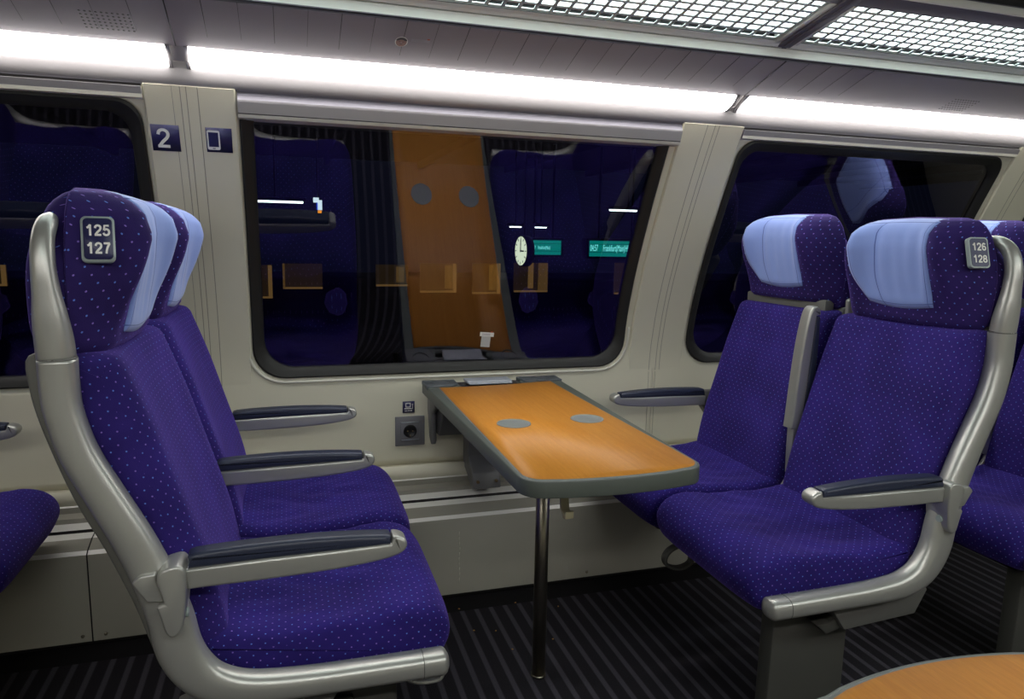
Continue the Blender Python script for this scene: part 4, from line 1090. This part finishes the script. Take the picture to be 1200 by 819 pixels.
def display(x0, x1, z0, z1, Y, lines, label):
    r = empty('departure_board', ((x0+x1)/2, Y, z0)); tag(r, label, 'departure board', 'teal departure boards on the platform')
    cx_ = (x0+x1)/2; hw = (x1-x0)/2; hh = z1-z0
    mb = MB(); mb.box(-hw-.05, hw+.05, .0, .25, -.05, hh+.05, .01); mb.cyl((-hw*.6, .12, hh+.04), (-hw*.6, .12, 2.9-z0), .025, n=10); mb.cyl((hw*.6, .12, hh+.04), (hw*.6, .12, 2.9-z0), .025, n=10); mb.build('housing', dark_st, r)
    mb = MB(); mb.box(-hw, hw, -.012, -.001, 0, hh, 0, 0)
    mb.box(-hw, hw, -.016, -.012, hh*.24, hh*.28, 0, 2); mb.box(-hw, hw, -.016, -.012, hh*.76, hh*.79, 0, 2)
    for t, s, u, v in lines: add_text(mb, t, s, lambda p, u=u, v=v: Vector((-hw+u+p.x*.42, -.018-p.z, v+p.y)), 1, center=False)
    mb.build('screen', [teal, teal_t, teal_d], r)
display(5.36, 6.50, .90, 1.19, 12.5, [('04:57', .17, .01, .10), ('Frankfurt(Main)Hbf', .17, .27, .10)], 'teal departure board reading 04:57 Frankfurt(Main)Hbf at the right of the middle window')
display(4.19, 4.79, .92, 1.18, 12.5, [('04:57', .09, .02, .10), ('Frankfurt(Main)', .09, .15, .10)], 'smaller teal departure board beside the platform clock')
ck = empty('platform_clock', (3.96, 12.1, .99)); tag(ck, 'bright round platform clock seen nearly edge on through the middle window', 'clock')
rotm = Matrix.Rotation(math.radians(58), 4, 'Z')
mb = MB(); mb.cyl((0, .07, 0), (0, -.07, 0), .27, n=32); mb.cyl((0, 0, .26), (0, 0, 1.91), .02, n=8); o = mb.build('clock_case', dark_st, ck)
mb = MB(); mb.cyl((0, -.071, 0), (0, -.075, 0), .25, n=32); o = mb.build('clock_face', clockm, ck)
mb = MB(); mb.box(-.012, .012, -.082, -.076, -.02, .2); mb.box(-.02, .14, -.082, -.076, -.012, .012)
for k in range(12): a = k*PI/6; mb.box(-.008, .008, -.079, -.0755, .19, .235, mtx=Matrix.Rotation(a, 4, 'Y'))
o = mb.build('clock_hands', M['black'], ck)
ck.rotation_euler = (0, 0, math.radians(-84))
def lamp(x0, x1, z, Y, label, h=.035):
    r = empty('platform_lamp', ((x0+x1)/2, Y, z)); tag(r, label, 'lamp', 'tube lamps over the platform'); hw = (x1-x0)/2
    MB().cyl((-hw, 0, 0), (hw, 0, 0), h/2, n=12).build('tube', lampm, r); MB().box(-hw-.05, hw+.05, -.05, .05, h/2-.002, h/2+.06, .01).cyl((0, 0, h/2+.05), (0, 0, 2.9-z), .015, n=8).build('lamp_housing', dark_st, r)
lamp(-.62, .25, 1.725, 12.5, 'thin white tube lamp seen through the left of the middle window')
lamp(5.74, 6.5, 1.76, 12.5, 'thin white tube lamp above the teal departure board')
lamp(3.80, 4.02, 1.41, 12.5, 'small dim lamp left above the platform clock', .025); lamp(4.28, 4.50, 1.41, 12.5, 'small dim lamp above the smaller departure board', .025)
r = empty('platform_sign', (.48, 12.5, 1.63)); tag(r, 'small bright white blue and orange platform sign, left in the middle window', 'sign')
mb = MB(); mb.box(-.07, .02, -.02, 0, .10, .18, 0, 0); mb.box(0, .07, -.02, 0, -.02, .14, 0, 0); mb.box(-.02, .0, -.022, 0, -.02, .1, 0, 1); mb.box(.0, .06, -.02, 0, -.07, -.025, 0, 2)
MB().cyl((0, .01, .1), (0, .01, 2.9-1.63), .012, n=8).build('sign_hanger', dark_st, r)
mb.build('sign_panel', [em('sw', (225, 240, 240), 1.5), em('sb', (30, 80, 220), 1.), em('so', (255, 150, 30), 1.5)], r)
o = MB().box(-20, 20, 4.5, 17.5, -3.2, -3.0).build('platform_floor', mat('platform_asphalt', (40, 40, 42), .8, vary=.2)); tag(o, 'dark station platform outside the windows', 'platform', kind='structure')
mb = MB(); mb.box(-16, 16, 6, 17, 2.9, 3.0)
for i in range(16): mb.box(-16+i*2.1, -15.9+i*2.1, 6, 17, 2.75, 2.9)
o = mb.build('platform_canopy', dark_st); tag(o, 'dark station canopy above the platform', 'canopy', kind='structure')

# ------------------------------------------------------------------ world and view
w = bpy.data.worlds.new('night'); bpy.context.scene.world = w; w.use_nodes = True
w.node_tree.nodes['Background'].inputs['Color'].default_value = (.010, .012, .03, 1); w.node_tree.nodes['Background'].inputs['Strength'].default_value = .25
vs = bpy.context.scene.view_settings
vs.view_transform = 'Standard'; vs.look = 'None'; vs.gamma = 1; vs.use_curve_mapping = False; vs.exposure = 0.24
